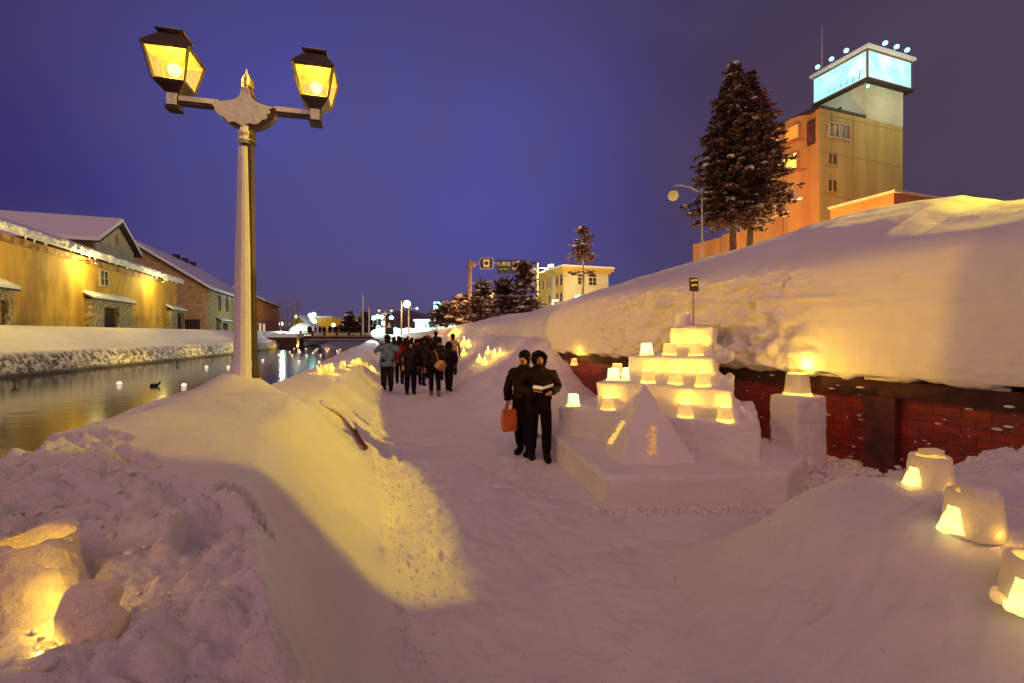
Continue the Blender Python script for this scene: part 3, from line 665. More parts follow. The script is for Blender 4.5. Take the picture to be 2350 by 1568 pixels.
def person(x, y, z, face, H, label, coat=(.02, .012, .016), trousers=(.012, .008, .012), boots=(.012, .008, .008), hair=(.012, .006, .006), arms='down',
           longc=.0, step=.10, lean=0.0, hood=False, group='people walking along the snow path', fingers=True, faceparts=False, wide=1.0, sub=1, turn=0.0, hat=None, scarf=None):
    r = thing('person', label, 'person', (x, y, z), face, group)
    k = H/1.70; w = wide
    def P(a, b_, c_): return Vector((a*k, (b_+lean*c_)*k, c_*k))
    if arms == 'raised': el = ((-.30, .10, 1.22), (.30, .10, 1.22)); wr_ = ((-.12, .22, 1.46), (.12, .22, 1.46))
    elif arms == 'hold': el = ((-.29, .0, 1.12), (.29, .0, 1.12)); wr_ = ((-.12, .26, 1.10), (.13, .26, 1.13))
    elif arms == 'pocket': el = ((-.31, -.04, 1.13), (.31, -.04, 1.13)); wr_ = ((-.22, .12, .95), (.22, .12, .95))
    elif arms == 'swing': el = ((-.28, -.08, 1.14), (.28, .08, 1.14)); wr_ = ((-.27, -.10, .88), (.27, .22, .92))
    else: el = ((-.28, -.01, 1.14), (.28, -.01, 1.14)); wr_ = ((-.29, .05, .88), (.29, .05, .88))
    pts = [P(0, 0, .95), P(0, 0, 1.15), P(0, 0, 1.36), P(0, .005, 1.47), P(0, .015, 1.56), P(0, .02, 1.64)]
    rad = [.10, .09, .08, .045, (.070, .080), (.062, .072)]; ed = [(0, 1), (1, 2), (2, 3), (3, 4), (4, 5)]
    pts.append(P(0, .108, 1.575)); rad.append(.012); ed.append((4, 6))
    st_ = (step, -step)
    for i, sd in enumerate((-1, 1)):
        b0 = len(pts); e_, h_ = el[i], wr_[i]
        pts += [P(sd*.17, 0, 1.40), P(*e_), P(*h_)]; rad += [.045, .036, .026]; ed += [(2, b0), (b0, b0+1), (b0+1, b0+2)]
        d = (Vector(h_)-Vector(e_)).normalized(); palm = Vector(h_)+d*.06; pts.append(P(*palm)); rad.append((.026, .020)); ed.append((b0+2, b0+3))
        if fingers:
            sdv = d.cross(Vector((0, 0, 1))) if abs(d.z) < .8 else d.cross(Vector((0, 1, 0))); sdv.normalize(); nv = d.cross(sdv)
            for j, ln in enumerate((.062, .070, .066, .052)):
                o_ = (j-1.5)*.019; q0 = palm+d*.03+sdv*o_; q1 = q0+d*ln*.5+nv*.006; q2 = q1+d*ln*.4+nv*.018; c0 = len(pts)
                pts += [P(*q0), P(*q1), P(*q2)]; rad += [.009, .0085, .007]; ed += [(b0+3, c0), (c0, c0+1), (c0+1, c0+2)]
            q0 = Vector(h_)+d*.035+sdv*-.03; q1 = q0+d*.03-sdv*.014+nv*.01; c0 = len(pts); pts += [P(*q0), P(*q1)]; rad += [.011, .009]; ed += [(b0+2, c0), (c0, c0+1)]
    legs = []
    for i, sd in enumerate((-1, 1)):
        b0 = len(pts); f_ = st_[i]
        L_ = [(sd*.095, 0, .90), (sd*.10, .03+f_*.5, .50), (sd*.10, f_-.02, .10), (sd*.11, f_+.13, .035)]
        legs.append(L_); pts += [P(*q) for q in L_]; rad += [.085, .058, .042, .035]; ed += [(0, b0), (b0, b0+1), (b0+1, b0+2), (b0+2, b0+3)]
    skin('body', pts, ed, [((a[0]*k, a[1]*k) if hasattr(a, '__len__') else a*k) for a in rad], SKINM, r, sub)
    # coat
    hem = .84-longc
    cp = [P(0, 0, .98), P(0, 0, hem), P(0, 0, 1.18), P(0, 0, 1.36), P(0, 0, 1.46), P(0, .01, 1.53)]
    cr = [(.19*w, .155), (.20*w+longc*.08, .16), (.185*w, .155), (.165*w, .145), (.085, .09), (.085, .085)]; ce = [(0, 1), (0, 2), (2, 3), (3, 4), (4, 5)]
    for i, sd in enumerate((-1, 1)):
        b0 = len(cp); cp += [P(sd*.185*w, 0, 1.34), P(el[i][0]*w, *el[i][1:]), P(*wr_[i])]; cr += [.095, .076, .056]; ce += [(3, b0), (b0, b0+1), (b0+1, b0+2)]
    ct_ = skin('coat', cp, ce, [((a[0]*k, a[1]*k) if hasattr(a, '__len__') else a*k) for a in cr], cloth(coat), r, max(sub, 1)); wrinkle(ct_, .020, 7)
    tp = [P(0, 0, .93)]; trd = [.14]; te = []
    for i in range(2):
        b0 = len(tp); L_ = legs[i]; tp += [P(*L_[0]), P(*L_[1]), P(L_[2][0], L_[2][1], .13)]; trd += [.105*w, .082*w, .072*w]; te += [(0, b0), (b0, b0+1), (b0+1, b0+2)]
    skin('trousers', tp, te, [a*k for a in trd], cloth(trousers), r, sub)
    for i in range(2):
        L_ = legs[i]; skin('boot', [P(L_[2][0], L_[2][1], .22), P(L_[2][0], L_[2][1], .07), P(L_[3][0], L_[3][1]+.01, .045)], [(0, 1), (1, 2)], [.062*k, .066*k, .052*k], cloth(boots), r, sub)
    # hair or fur hood
    if hood:
        mb = MB()
        for j in range(150):
            a = random.uniform(0, 2*PI); rr = random.uniform(.085, .115); q = P(rr*math.cos(a), random.uniform(-.05, .055), 1.585+rr*1.05*math.sin(a))
            mb.ico(q, random.uniform(.016, .032)*k, 1)
        mb.ico(P(0, -.05, 1.60), .118*k, 2, (1, .85, 1.1)); mb.build('fur_hood', cloth(hair), r, True)
    else:
        mb = MB().ico(P(0, -.022, 1.645), .108*k, 2, (.95, 1.0, .95)); mb.ico(P(0, -.055, 1.56), .085*k, 2, (1.0, .7, 1.2)); mb.build('hair', cloth(hair), r, True)
    if hat: MB().lathe([(.106*k, 1.615*k), (.112*k, 1.66*k), (.100*k, 1.72*k), (.06*k, 1.765*k), (.01, 1.78*k)], 14, (0, -.01, 0)).build('knit_hat', cloth(hat), r, True)
    if scarf: MB().lathe([(.10*k, 1.44*k), (.12*k, 1.47*k), (.12*k, 1.51*k), (.09*k, 1.54*k)], 14, (0, .005, 0)).build('scarf', cloth(scarf), r, True)
    if faceparts:
        mb = MB()
        for sd in (-1, 1): mb.ico(P(sd*.031, .098, 1.598), .009*k, 1, (1.3, .5, .7))
        mb.build('eyes', M['black'], r, True)
        MB().ico(P(0, .098, 1.535), .02*k, 1, (1.2, .35, .42)).build('mouth', mat('lips', (.5, .04, .05), .4), r, True)
        mb = MB()
        for sd in (-1, 1): mb.ico(P(sd*.031, .10, 1.617), .014*k, 1, (1.3, .4, .25))
        mb.build('eyebrows', M['black'], r, True)
    return r
fur = (.02, .012, .012)
wx, wy = .41, 6.88
person(wx, wy, .0, math.radians(180+8), 1.64, 'smiling person in dark fur hooded coat reading a white leaflet', (.020, .006, .008), (.010, .005, .007), (.02, .006, .005), (.012, .006, .006),
       'hold', .10, .10, 0, True, group='the pair in dark coats beside the platform', faceparts=True, sub=2, wide=1.06)
lf = thing('leaflet', 'white folded leaflet held open by the smiling person', 'leaflet', (wx+.03, wy-.33, 1.145), math.radians(-10))
mb = MB()
mb.rings([[(-.14, -.05, -.012), (-.14, -.05, -.009), (-.14, .08, .02), (-.14, .08, .017)], [(0, -.05, -.03), (0, -.05, -.027), (0, .08, .0), (0, .08, -.003)], [(.15, -.05, .022), (.15, -.05, .025), (.15, .08, .05), (.15, .08, .047)]])
mb.build('sheet', mat('paper', (.85, .87, .92), .5, (.78, .8, .9)), lf)
px_, py_ = .19, 7.18
person(px_, py_, .0, math.radians(150), 1.62, 'person in long dark coat seen from behind with an orange bag', (.015, .005, .007), (.010, .005, .007), (.015, .006, .005), (.010, .005, .005),
       'down', .36, .04, 0, False, group='the pair in dark coats beside the platform', sub=2, wide=1.12)
bg_ = thing('handbag', 'orange shopping bag hanging from the hand of the person in the long coat', 'bag', (-.045, 7.02, .42), math.radians(25))
mb = MB().rings([[(-.10, -.045, 0), (.10, -.045, 0), (.10, .045, 0), (-.10, .045, 0)], [(-.115, -.055, .12), (.115, -.055, .12), (.115, .055, .12), (-.115, .055, .12)], [(-.105, -.035, .33), (.105, -.035, .33), (.105, .035, .33), (-.105, .035, .33)]])
mb.build('bag_body', mat('orange_bag', (.62, .12, .012), .5, (.5, .07, .01), 5, .2), bg_)
MB().tube([(-.06, 0, .32), (-.05, 0, .42), (0, 0, .46), (.05, 0, .42), (.06, 0, .32)], .008, 6).build('handle', mat('orange_strap', (.4, .08, .02), .6), bg_)

def crowd(u, Y, H, face, label, **kw):
    x = (u-UC)/F*Y; z = max(tz(x, Y), -.02); return person(x, Y, z, math.radians(face), H, label, **kw)
crowd(889, 14.0, 1.72, 20, 'person in pale blue jacket and wide black trousers raising hands to take a photo', coat=(.09, .13, .34), arms='raised', wide=1.25, step=.02)
crowd(942, 14.5, 1.68, 200, 'person in dark patterned parka walking toward the viewer, bare head', coat=(.020, .011, .020), arms='swing', wide=1.2, step=.06)
p3 = crowd(998, 14.2, 1.70, 15, 'person in black coat and tan boots with a bulky tan bag on the hip', coat=(.018, .008, .014), boots=(.30, .14, .08), arms='down', step=.16, lean=.03)
tb = thing('shoulder_bag', 'bulky tan shoulder bag on the hip of the person in tan boots', 'bag', (-2.19, 14.0, .82), .2)
mb = MB().ico((0, 0, .14), .17, 2, (1.1, .7, 1.0)); mb.ico((.04, 0, .05), .14, 2, (1, .7, .8)); snowform('bag_body', mb, mat('tan', (.42, .22, .10), .7, (.28, .13, .06), 6, .4), tb, .03, .012, 8, 2)
MB().tube([(-.06, .0, .26), (-.12, .02, .48), (-.18, .02, .62)], .014, 6).build('strap', mat('tan_strap', (.3, .14, .06), .7), tb)
crowd(1030, 15.4, 1.66, -10, 'slim person in black with hood up at the right of the crowd', coat=(.02, .012, .02), arms='pocket', step=.14, hood=True)
crowd(917, 17.5, 1.70, 10, 'person in dark red jacket behind the pale blue jacket', coat=(.22, .018, .02), arms='pocket', step=.08)
crowd(1039, 18.0, 1.64, 10, 'person in pale pink jacket at the far right of the crowd', coat=(.35, .20, .20), arms='down', step=.1)
crowd(968, 17.0, 1.74, -8, 'tall person in navy coat between the patterned parka and the tan bag', coat=(.015, .012, .03), arms='down', step=.1)
gl = 'dark clad person deep inside the walking crowd'
for u, Y, H in ((982, 19.5, 1.78), (1008, 19, 1.74), (990, 22, 1.70), (956, 21, 1.66), (930, 22, 1.7), (903, 24, 1.68), (915, 27, 1.72), (945, 27, 1.66), (962, 26, 1.6), (893, 31, 1.7), (906, 35, 1.7), (922, 34, 1.66), (936, 38, 1.7), (975, 25, 1.75), (1000, 24, 1.7)):
    crowd(u, Y, H, random.uniform(-30, 30), gl, coat=random.choice([(.02, .012, .016), (.05, .012, .015), (.02, .016, .03), (.06, .03, .03)]), arms=random.choice(['down', 'pocket', 'swing']), step=random.uniform(.02, .16), fingers=True, group='people deep in the crowd', hat=random.choice([None, (.25, .03, .03), (.02, .02, .03), (.2, .18, .16), None]), scarf=random.choice([None, (.3, .25, .2), (.3, .03, .02)]))

# ---------------------------------------------------------------- lit snow shapes along the canal edge and on the right slope
def shard_cluster(x, y, z, label, k=1.0, power=3.0, group='lit snow lanterns on the canal side bank'):
    o = thing('snow_lantern', label, 'snow lantern', (x, y, z), random.uniform(0, 6), group)
    for j in range(3):
        a = random.uniform(0, 6.28); mb = MB(); w_ = .12*k
        mb.rings([[(-w_, -.02, 0), (w_, -.02, 0), (w_, .03, 0), (-w_, .03, 0)], [(-w_*.3, 0, .22*k), (w_*.5, 0, .22*k), (w_*.5, .03, .22*k), (-w_*.3, .03, .22*k)]])
        R_ = Matrix.Rotation(a, 3, 'Z') @ Matrix.Rotation(random.uniform(.1, .5), 3, 'X'); mb.v = [R_ @ v_ + Vector((math.cos(a)*.08*k, math.sin(a)*.08*k, 0)) for v_ in mb.v]
        snowform('snow_slab', mb, M['lantern_snow'] if j else M['lantern_rim'], o, .03*k, .01, 8, 1)
    light('candle_light', (0, 0, .14*k), power, CAND, o, .03); return o
i = 0
for u, v0, k in ((738, 858, 1.2), (765, 862, 1.3), (790, 850, 1.1), (806, 842, 1.0), (818, 838, 1.0), (829, 834, 1.0), (838, 830, 1.), (846, 826, 1.), (853, 822, 1.), (859, 819, 1.)):
    Y = np.interp(u, [738, 765, 790, 860], [10.6, 10.8, 12.5, 19.5]); x = (u-UC)/F*Y
    lab = ['lit fan of snow slabs at the near end of the canal side row', 'tallest lit snow slab, second in the canal side row'][i] if i < 2 else 'small lit clump in the crowded row of lanterns along the canal side bank'
    shard_cluster(x, Y, tz(x, Y)-.02, lab, k, 4.0, 'lit snow lanterns on the canal side bank'); i += 1
i = 0
labs = ['open candle nook, lowest of the candles on the right slope', 'candle nook just right of the lowest one on the slope']
for u, v0 in ((1100, 832), (1112, 840), (1120, 814), (1135, 822), (1148, 820), (1064, 818), (1052, 800), (1065, 793), (1075, 798)):
    # intersect the ray with the terrain
    best = None
    for Y in np.arange(9, 34, .1):
        x = (u-UC)/F*Y; zr_ = CAMH+(HZ-v0)/F*Y
        if zr_ <= tz(x, Y): best = (x, Y); break
    if not best: best = ((u-UC)/F*24, 24)
    o = thing('candle_nook', labs[i] if i < 2 else 'small candle in a scooped snow nook on the right slope beyond the pair', 'candle', (best[0], best[1], tz(*best)), 0, 'candles on the right hand slope')
    kk = best[1]/15
    mb = MB().lathe([(.13*kk, 0), (.10*kk, .10*kk), (.05*kk, .17*kk)], 12); snowform('glowing_cup', mb, M['lantern_rim'], o, .025*kk, .01, 8, 1)
    MB().lathe([(.01, .17*kk), (.022*kk, .20*kk), (.004, .28*kk)], 8).build('flame', M['flame'], o, True)
    light('candle_light', (0, -.12, .30*kk), 5, CAND, o, .03); i += 1
x, Y = (1045-UC)/F*30, 30; o = thing('snow_lantern', 'large lit snow cone on a snow stump above the crowd', 'snow lantern', (x, Y, CAMH+(HZ-790)/F*Y), 0)
MB().lathe([(.28, -.8), (.30, .4), (.2, .5)], 14).build('stump', M['snow_block'], o, True)
mb = MB().lathe([(.55, .5), (.50, .62), (.30, .85), (.05, 1.15)], 14); snowform('glowing_cone', mb, M['lantern_rim'], o, .05, .03, 4, 1)
light('candle_light', (0, -.8, .9), 20, CAND, o, .1)

# floating lights on the canal
fl = []
for zx, zy in ((160, 690), (452, 700), (770, 712), (1105, 720), (424, 592), (497, 535), (612, 546), (652, 600), (686, 486), (770, 510), (785, 548), (762, 540), (883, 490), (897, 608), (1000, 558), (1075, 492), (1040, 520), (1222, 492), (1240, 530), (1263, 492), (1405, 522), (1420, 545), (1457, 505), (1458, 575), (1392, 627), (1640, 510), (1632, 545), (1660, 577), (1795, 522), (1825, 518), (1838, 552), (1128, 602)):
    fl.append(((950+zx/4.48)/1.634, (1200+zy/4.48)/1.634))
fl += [(274, 884), (422, 888), (474, 845), (524, 845)]
proto = None
for u, v0 in fl:
    Y = 2.9*F/(v0-HZ); x = (u-UC)/F*Y; n_, s_ = ns(x, Y)
    if proto is None:
        proto = thing('floating_candle', 'small round glass float with a candle on the dark canal', 'floating candle', (x, Y, -1.0), 0, 'floating candles on the canal')
        MB().ico((0, 0, .08), .13, 2).build('glass_ball', glow('float_glow', (1, .75, .55), 1.5), proto, True)
        MB().lathe([(.135, .03), (.14, .06), (.13, .07)], 14).build('waterline_ring', M['cast_snow'], proto, True)
    else: o = copy_tree(proto); o.location = (x, Y, -1.0)
# duck
Y = 2.9*F/(887-HZ); x = (357-UC)/F*Y
dk = thing('duck', 'single dark duck swimming on the canal left of the lamp post', 'duck', (x, Y, -1.0), .3)
skin('body', [(-.26, 0, .06), (-.14, 0, .07), (.08, 0, .07), (.18, 0, .14), (.20, 0, .25), (.27, 0, .245)], [(0, 1), (1, 2), (2, 3), (3, 4), (4, 5)], [.03, .11, .10, .05, .055, .02], mat('duck_feather', (.02, .014, .012), .7), dk, 1, 1)

# ---------------------------------------------------------------- warehouses across the canal
plaster = mat('warehouse_plaster', (.62, .38, .045), .8, (.36, .20, .025), .45, .4, stretch=(1, 1, .35))
m, t, b = plaster, plaster.node_tree, plaster.node_tree.nodes['Principled BSDF']
v = objco(t, (1, .5, .14)); st1 = noise(t, v, 1.5, 7, .7); old = b.inputs['Base Color'].links[0].from_socket
t.links.new(mixc(t, mrange(t, st1, .50, .66, 0, .6), old, (.26, .15, .025)), b.inputs['Base Color'])
def stonemat(name, c1, c2, w_=.9, h_=.35):
    m, t, b = newmat(name); tcn = N(t, 'ShaderNodeTexCoord'); sp = N(t, 'ShaderNodeSeparateXYZ'); t.links.new(tcn.outputs['Object'], sp.inputs[0])
    add = N(t, 'ShaderNodeMath', operation='ADD'); t.links.new(sp.outputs['X'], add.inputs[0]); t.links.new(sp.outputs['Y'], add.inputs[1])
    cb = N(t, 'ShaderNodeCombineXYZ'); t.links.new(add.outputs[0], cb.inputs['X']); t.links.new(sp.outputs['Z'], cb.inputs['Y'])
    br = N(t, 'ShaderNodeTexBrick'); t.links.new(cb.outputs[0], br.inputs['Vector']); br.inputs['Scale'].default_value = 1
    br.inputs['Brick Width'].default_value = w_; br.inputs['Row Height'].default_value = h_; br.inputs['Mortar Size'].default_value = .03
    br.inputs['Color1'].default_value = (*c1, 1); br.inputs['Color2'].default_value = (*c2, 1); br.inputs['Mortar'].default_value = (*[c_*.35 for c_ in c2], 1)
    nf = noise(t, cb.outputs[0], 1.2, 6, .7); t.links.new(mixc(t, mrange(t, nf, .4, .7, 0, .6), br.outputs['Color'], tuple(c_*.4 for c_ in c2)), b.inputs['Base Color'])
    b.inputs['Roughness'].default_value = .8; bump(t, b, br.outputs['Fac'], -.5, .04); return m
stone = stonemat('warehouse_stone', (.62, .46, .20), (.46, .32, .13)); pale = mat('pale_plaster', (.55, .45, .26), .8, (.42, .34, .2), .6)
roofsnow = snowmat('roof_snow', (.80, .82, .82), .2); dark = mat('dark_timber', (.045, .022, .012), .7, (.02, .01, .006), 4, .3)
frame_m = mat('pale_frame', (.5, .42, .3), .7); glassd = mat('dark_glass', (.02, .015, .015), .5)
def opening(root_, kind, u0, v0, u1, v1, n=None, s=None, org=(0, 0), depth=.08, fm=None, gm=None, arch=False, bars=1):
    """window or door on a wall facing the canal (n fixed) or facing the viewer (s fixed)"""
    fm = fm or frame_m; gm = gm or glassd
    if n is not None:
        a0, z1 = face_n(u0, v0, n); a1, _ = face_n(u1, v0, n); _, z0 = face_n((u0+u1)/2, v1, n); _, z1 = face_n((u0+u1)/2, v0, n)
    else:
        a0, _ = face_s(u0, v0, s); a1, _ = face_s(u1, v0, s); _, z0 = face_s((u0+u1)/2, v1, s); _, z1 = face_s((u0+u1)/2, v0, s)
    a0, a1 = sorted((a0, a1)); w_ = (a1-a0); fr = max(.06, w_*.10)
    mbf = MB(); mbg = MB()
    def q(mbx, aa, bb, za, zb_, d0, d1):
        if n is not None:
            sgn_ = -1 if n > 0 else 1; x0, x1 = sorted((n-org[0]+sgn_*d0, n-org[0]+sgn_*d1)); mbx.box((x0, aa-org[1], za), (x1, bb-org[1], zb_))
        else: mbx.box((aa-org[0], s-org[1]-d1, za), (bb-org[0], s-org[1]-d0, zb_))
    q(mbf, a0-fr, a0, z0, z1, -.02, depth); q(mbf, a1, a1+fr, z0, z1, -.02, depth); q(mbf, a0-fr, a1+fr, z1, z1+fr, -.02, depth+.01); q(mbf, a0-fr*1.2, a1+fr*1.2, z0-fr, z0, -.02, depth+.05)
    if bars: q(mbf, (a0+a1)/2-fr*.25, (a0+a1)/2+fr*.25, z0, z1, .012, depth*.7)
    if bars > 1: q(mbf, a0, a1, z0+(z1-z0)*.5-fr*.2, z0+(z1-z0)*.5+fr*.2, .012, depth*.68)
    if arch:
        for j in range(7):
            a = PI*j/6; a_2 = PI*(j+1)/6
            if j == 6: break
            ca = (a0+a1)/2; r_ = w_/2; aa, bb = sorted((ca+math.cos(a)*(r_+fr), ca+math.cos(a_2)*(r_+fr)))
            zt2 = z1+max(math.sin(a), math.sin(a_2))*(r_+fr); q(mbf, aa, bb, max(z1+fr, zt2-fr*1.6), zt2, -.02, depth)
            q(mbg, aa*.999+ca*.001, bb*.999+ca*.001, z1-.01, max(z1+.02, zt2-fr*1.6), -.01, .012)
    w = mbf.build(kind, fm, root_); q(mbg, a0, a1, z0, z1, -.01, .010); mbg.build('pane' if kind == 'window' else 'door_leaf', gm, w); return w
NW = -27.0
o0 = (NW, 50)
w1 = nsroot('warehouse', 'long yellow plastered warehouse with snow edged lean-to roof across the canal', 'warehouse', *o0)
def LB(root_org, n0, s0, z0, n1, s1, z1): return (n0-root_org[0], s0-root_org[1], z0), (n1-root_org[0], s1-root_org[1], z1)
s_end, _ = face_n(405, 700, NW)
MB().box(*LB(o0, -31, 14, 1.5, NW, s_end, 10.2)).build('wall', plaster, w1)
MB().box(*LB(o0, NW, 14, 9.55, NW+.14, s_end*.92, 10.2)).build('eaves_board', mat('rust_board', (.20, .07, .02), .8, (.45, .30, .12), 1.2, .3), w1)
mb = MB(); mb.rings([[(-4.2, 14-50, 12.3), (.75, 14-50, 10.25), (.75, 14-50, 11.0), (-4.2, 14-50, 13.0)], [(-4.2, s_end+.8-50, 12.3), (.75, s_end+.8-50, 10.25), (.75, s_end+.8-50, 11.0), (-4.2, s_end+.8-50, 13.0)]])
ic = random.Random(8)
for _ in range(60):
    a = ic.uniform(14, s_end)-50; l = ic.uniform(.1, .5); mb.tube([(.70+ic.uniform(-.1, .06), a, 10.3), (.70, a, 10.3-l)], [ic.uniform(.06, .16), .01], 5)
for _ in range(140):
    a = ic.uniform(14, s_end)-50; mb.ico((.72+ic.uniform(-.15, .05), a, 10.65+ic.uniform(-.2, .3)), ic.uniform(.15, .32), 1, (1, 2.2, .8))
mb.build('roof_snow', roofsnow, w1)
opening(w1, 'window', 229, 623, 247, 655, n=NW, org=o0, bars=2)
def portico(root_, uL, uR, vt, vb, uo0, uo1, vo, org, n=NW):
    s0, zt_ = face_n(uL, vt, n); s1, zt2 = face_n(uR, vt+12, n); _, zb_ = face_n((uL+uR)/2, vb, n)
    p_ = thing_part('porch', root_, (0, 0, 0)); zc = (zt_+zt2)/2
    a0, _ = face_n(uo0, 700, n); a1, zo = face_n(uo1, vo, n); O = (n-org[0], -org[1])
    MB().box((O[0], s0+.3+O[1], zb_-1), (O[0]+.7, a0+O[1], zc-.1)).box((O[0], a1+O[1], zb_-1), (O[0]+.7, s1-.3+O[1], zc-.1)).box((O[0], a0+O[1], zo), (O[0]+.69, a1+O[1], zc-.1)).build('porch_wall', mat('porch_stone', (.42, .36, .2), .8, (.15, .10, .05), 3, .4), p_)
    MB().rings([[(O[0]-.05, s0+O[1], zc+.35), (O[0]+1.0, s0+O[1], zc-.15), (O[0]+1.0, s0+O[1], zc+.0), (O[0]-.05, s0+O[1], zc+.55)], [(O[0]-.05, s1+O[1], zc+.35), (O[0]+1.0, s1+O[1], zc-.15), (O[0]+1.0, s1+O[1], zc+.0), (O[0]-.05, s1+O[1], zc+.55)]]).build('porch_roof', dark, p_)
    MB().rings([[(O[0]-.05, s0+O[1], zc+.57), (O[0]+1.0, s0+O[1], zc+.02), (O[0]+1.0, s0+O[1], zc+.25), (O[0]-.05, s0+O[1], zc+.85)], [(O[0]-.05, s1+O[1], zc+.57), (O[0]+1.0, s1+O[1], zc+.02), (O[0]+1.0, s1+O[1], zc+.25), (O[0]-.05, s1+O[1], zc+.85)]]).build('porch_snow', roofsnow, p_)
    MB().box((O[0]+.05, a0+O[1], zb_-1), (O[0]+.12, a1+O[1], zo)).build('door_leaf', dark, p_)
portico(w1, 190, 291, 684, 752, 222, 258, 708, o0)
portico(w1, 381, 414, 706, 760, 396, 412, 720, o0)
portico(w1, -40, 12, 655, 745, -25, -5, 690, o0)
o1_ = (-29, 74)
w1b = nsroot('warehouse', 'tall gabled warehouse hall with cream gable rising behind the yellow wall', 'warehouse', *o1_)
s0, s1, sc_ = 68.8, 78.8, 73.9; ze, za = 13.4, 16.4
prof = [(s0-o1_[1], 3), (s1-o1_[1], 3), (s1-o1_[1], ze), (sc_-o1_[1], za), (s0-o1_[1], ze)]
MB().rings([[(-30, a, z) for a, z in prof], [(-.3, a, z) for a, z in prof]]).build('hall', mat('hall_wall', (.30, .16, .07), .8, (.2, .1, .05), 1), w1b)
MB().rings([[(-.28, a, z) for a, z in prof], [(0, a, z) for a, z in prof]]).build('gable', pale, w1b)
for (aa, za_, bb, zb_) in ((s0-o1_[1]-.9, ze-.55, sc_-o1_[1], za), (sc_-o1_[1], za, s1-o1_[1]+.9, ze-.55)):
    MB().rings([[(-30, aa, za_+.05), (-30, bb, zb_+.05), (-30, bb, zb_+.25), (-30, aa, za_+.25)], [(.7, aa, za_+.05), (.7, bb, zb_+.05), (.7, bb, zb_+.25), (.7, aa, za_+.25)]]).build('roof', dark, w1b)
    MB().rings([[(-30, aa, za_+.26), (-30, bb, zb_+.26), (-30, bb, zb_+.8), (-30, aa, za_+.7)], [(.65, aa, za_+.26), (.65, bb, zb_+.26), (.65, bb, zb_+.8), (.65, aa, za_+.7)]]).build('roof_snow', roofsnow, w1b)
mb = MB().box((.0, sc_-o1_[1]-.12, 13.7), (.06, sc_-o1_[1]+.12, 15.0)).box((.0, sc_-o1_[1]-.4, 14.3), (.055, sc_-o1_[1]+.4, 14.5)).box((0, sc_-o1_[1]-.5, 13.7), (.055, sc_-o1_[1]+.3, 13.85)); mb.build('gable_emblem', mat('emblem', (.25, .17, .08), .7), w1b)
def gabled(label, sA, sB, n_e, n_r, z_e, z_r, wallm, wins):
    oo = (n_e, sA); r = nsroot('warehouse', label, 'warehouse', *oo); L_ = sB-sA; w_ = n_r-n_e
    prof = [(0, 2), (0, z_e), (w_, z_r), (2*w_, z_e), (2*w_, 2)]
    MB().rings([[(a, 0, z) for a, z in prof], [(a, L_, z) for a, z in prof]]).build('wall', wallm, r)
    for (a0, z0, a1, z1) in ((.9, z_e-.55, w_, z_r), (w_, z_r, 2*w_-.9, z_e-.55)):
        MB().rings([[(a0, -.9, z0+.05), (a1, -.9, z1+.05), (a1, -.9, z1+.4), (a0, -.9, z0+.4)], [(a0, L_+.5, z0+.05), (a1, L_+.5, z1+.05), (a1, L_+.5, z1+.4), (a0, L_+.5, z0+.4)]]).build('roof', dark, r)
        MB().rings([[(a0, -.85, z0+.42), (a1, -.85, z1+.42), (a1, -.85, z1+1.05), (a0, -.85, z0+.95)], [(a0, L_+.45, z0+.42), (a1, L_+.45, z1+.42), (a1, L_+.45, z1+1.05), (a0, L_+.45, z0+.95)]]).build('roof_snow', roofsnow, r)
    for (k_, u0, v0, u1, v1) in wins: opening(r, k_, u0, v0, u1, v1, n=n_e, org=oo)
    return r, oo
w2_, o2 = gabled('brown stone warehouse with a long steep snowy roof beyond the yellow one', 106, 150, -27, -40, 11.0, 19.5, stone, (('window', 500, 680, 507, 715), ('window', 518, 686, 524, 716), ('door', 500, 735, 512, 756)))
portico(w2_, 497, 523, 731, 757, 503, 515, 742, o2)
MB().box((-5, -.12, 3), (-1.2, 0, 4.9)).build('loading_door', dark, w2_)
for k_ in range(3): MB().box((-13-.6, 25+k_*6, 20.0), (-13+.6, 26.6+k_*6, 21.3)).build('roof_vent', dark, w2_)
mb = MB()
for k_ in range(26):
    a = random.uniform(0, 40); l = random.uniform(.5, 2.2); mb.tube([(.85, a, 10.5), (.85, a, 10.5-l)], [.12, .01], 5)
mb.build('icicles', roofsnow, w2_)
w3_, o3 = gabled('orange brick warehouse with a row of pale windows at the end of the row', 158, 190, -25.5, -33, 12.2, 15.5, mat('orange_stone', (.60, .28, .07), .8, (.4, .17, .05), 1), (('window', 585, 742, 590, 760), ('window', 594, 742, 599, 760), ('window', 603, 743, 608, 761)))
for w_ in [c_ for c_ in w3_.children if c_.name.startswith('window')]:
    for g_ in w_.children: g_.data.materials.clear(); g_.data.materials.append(glow('lit_window', (1, .75, .45), .7))
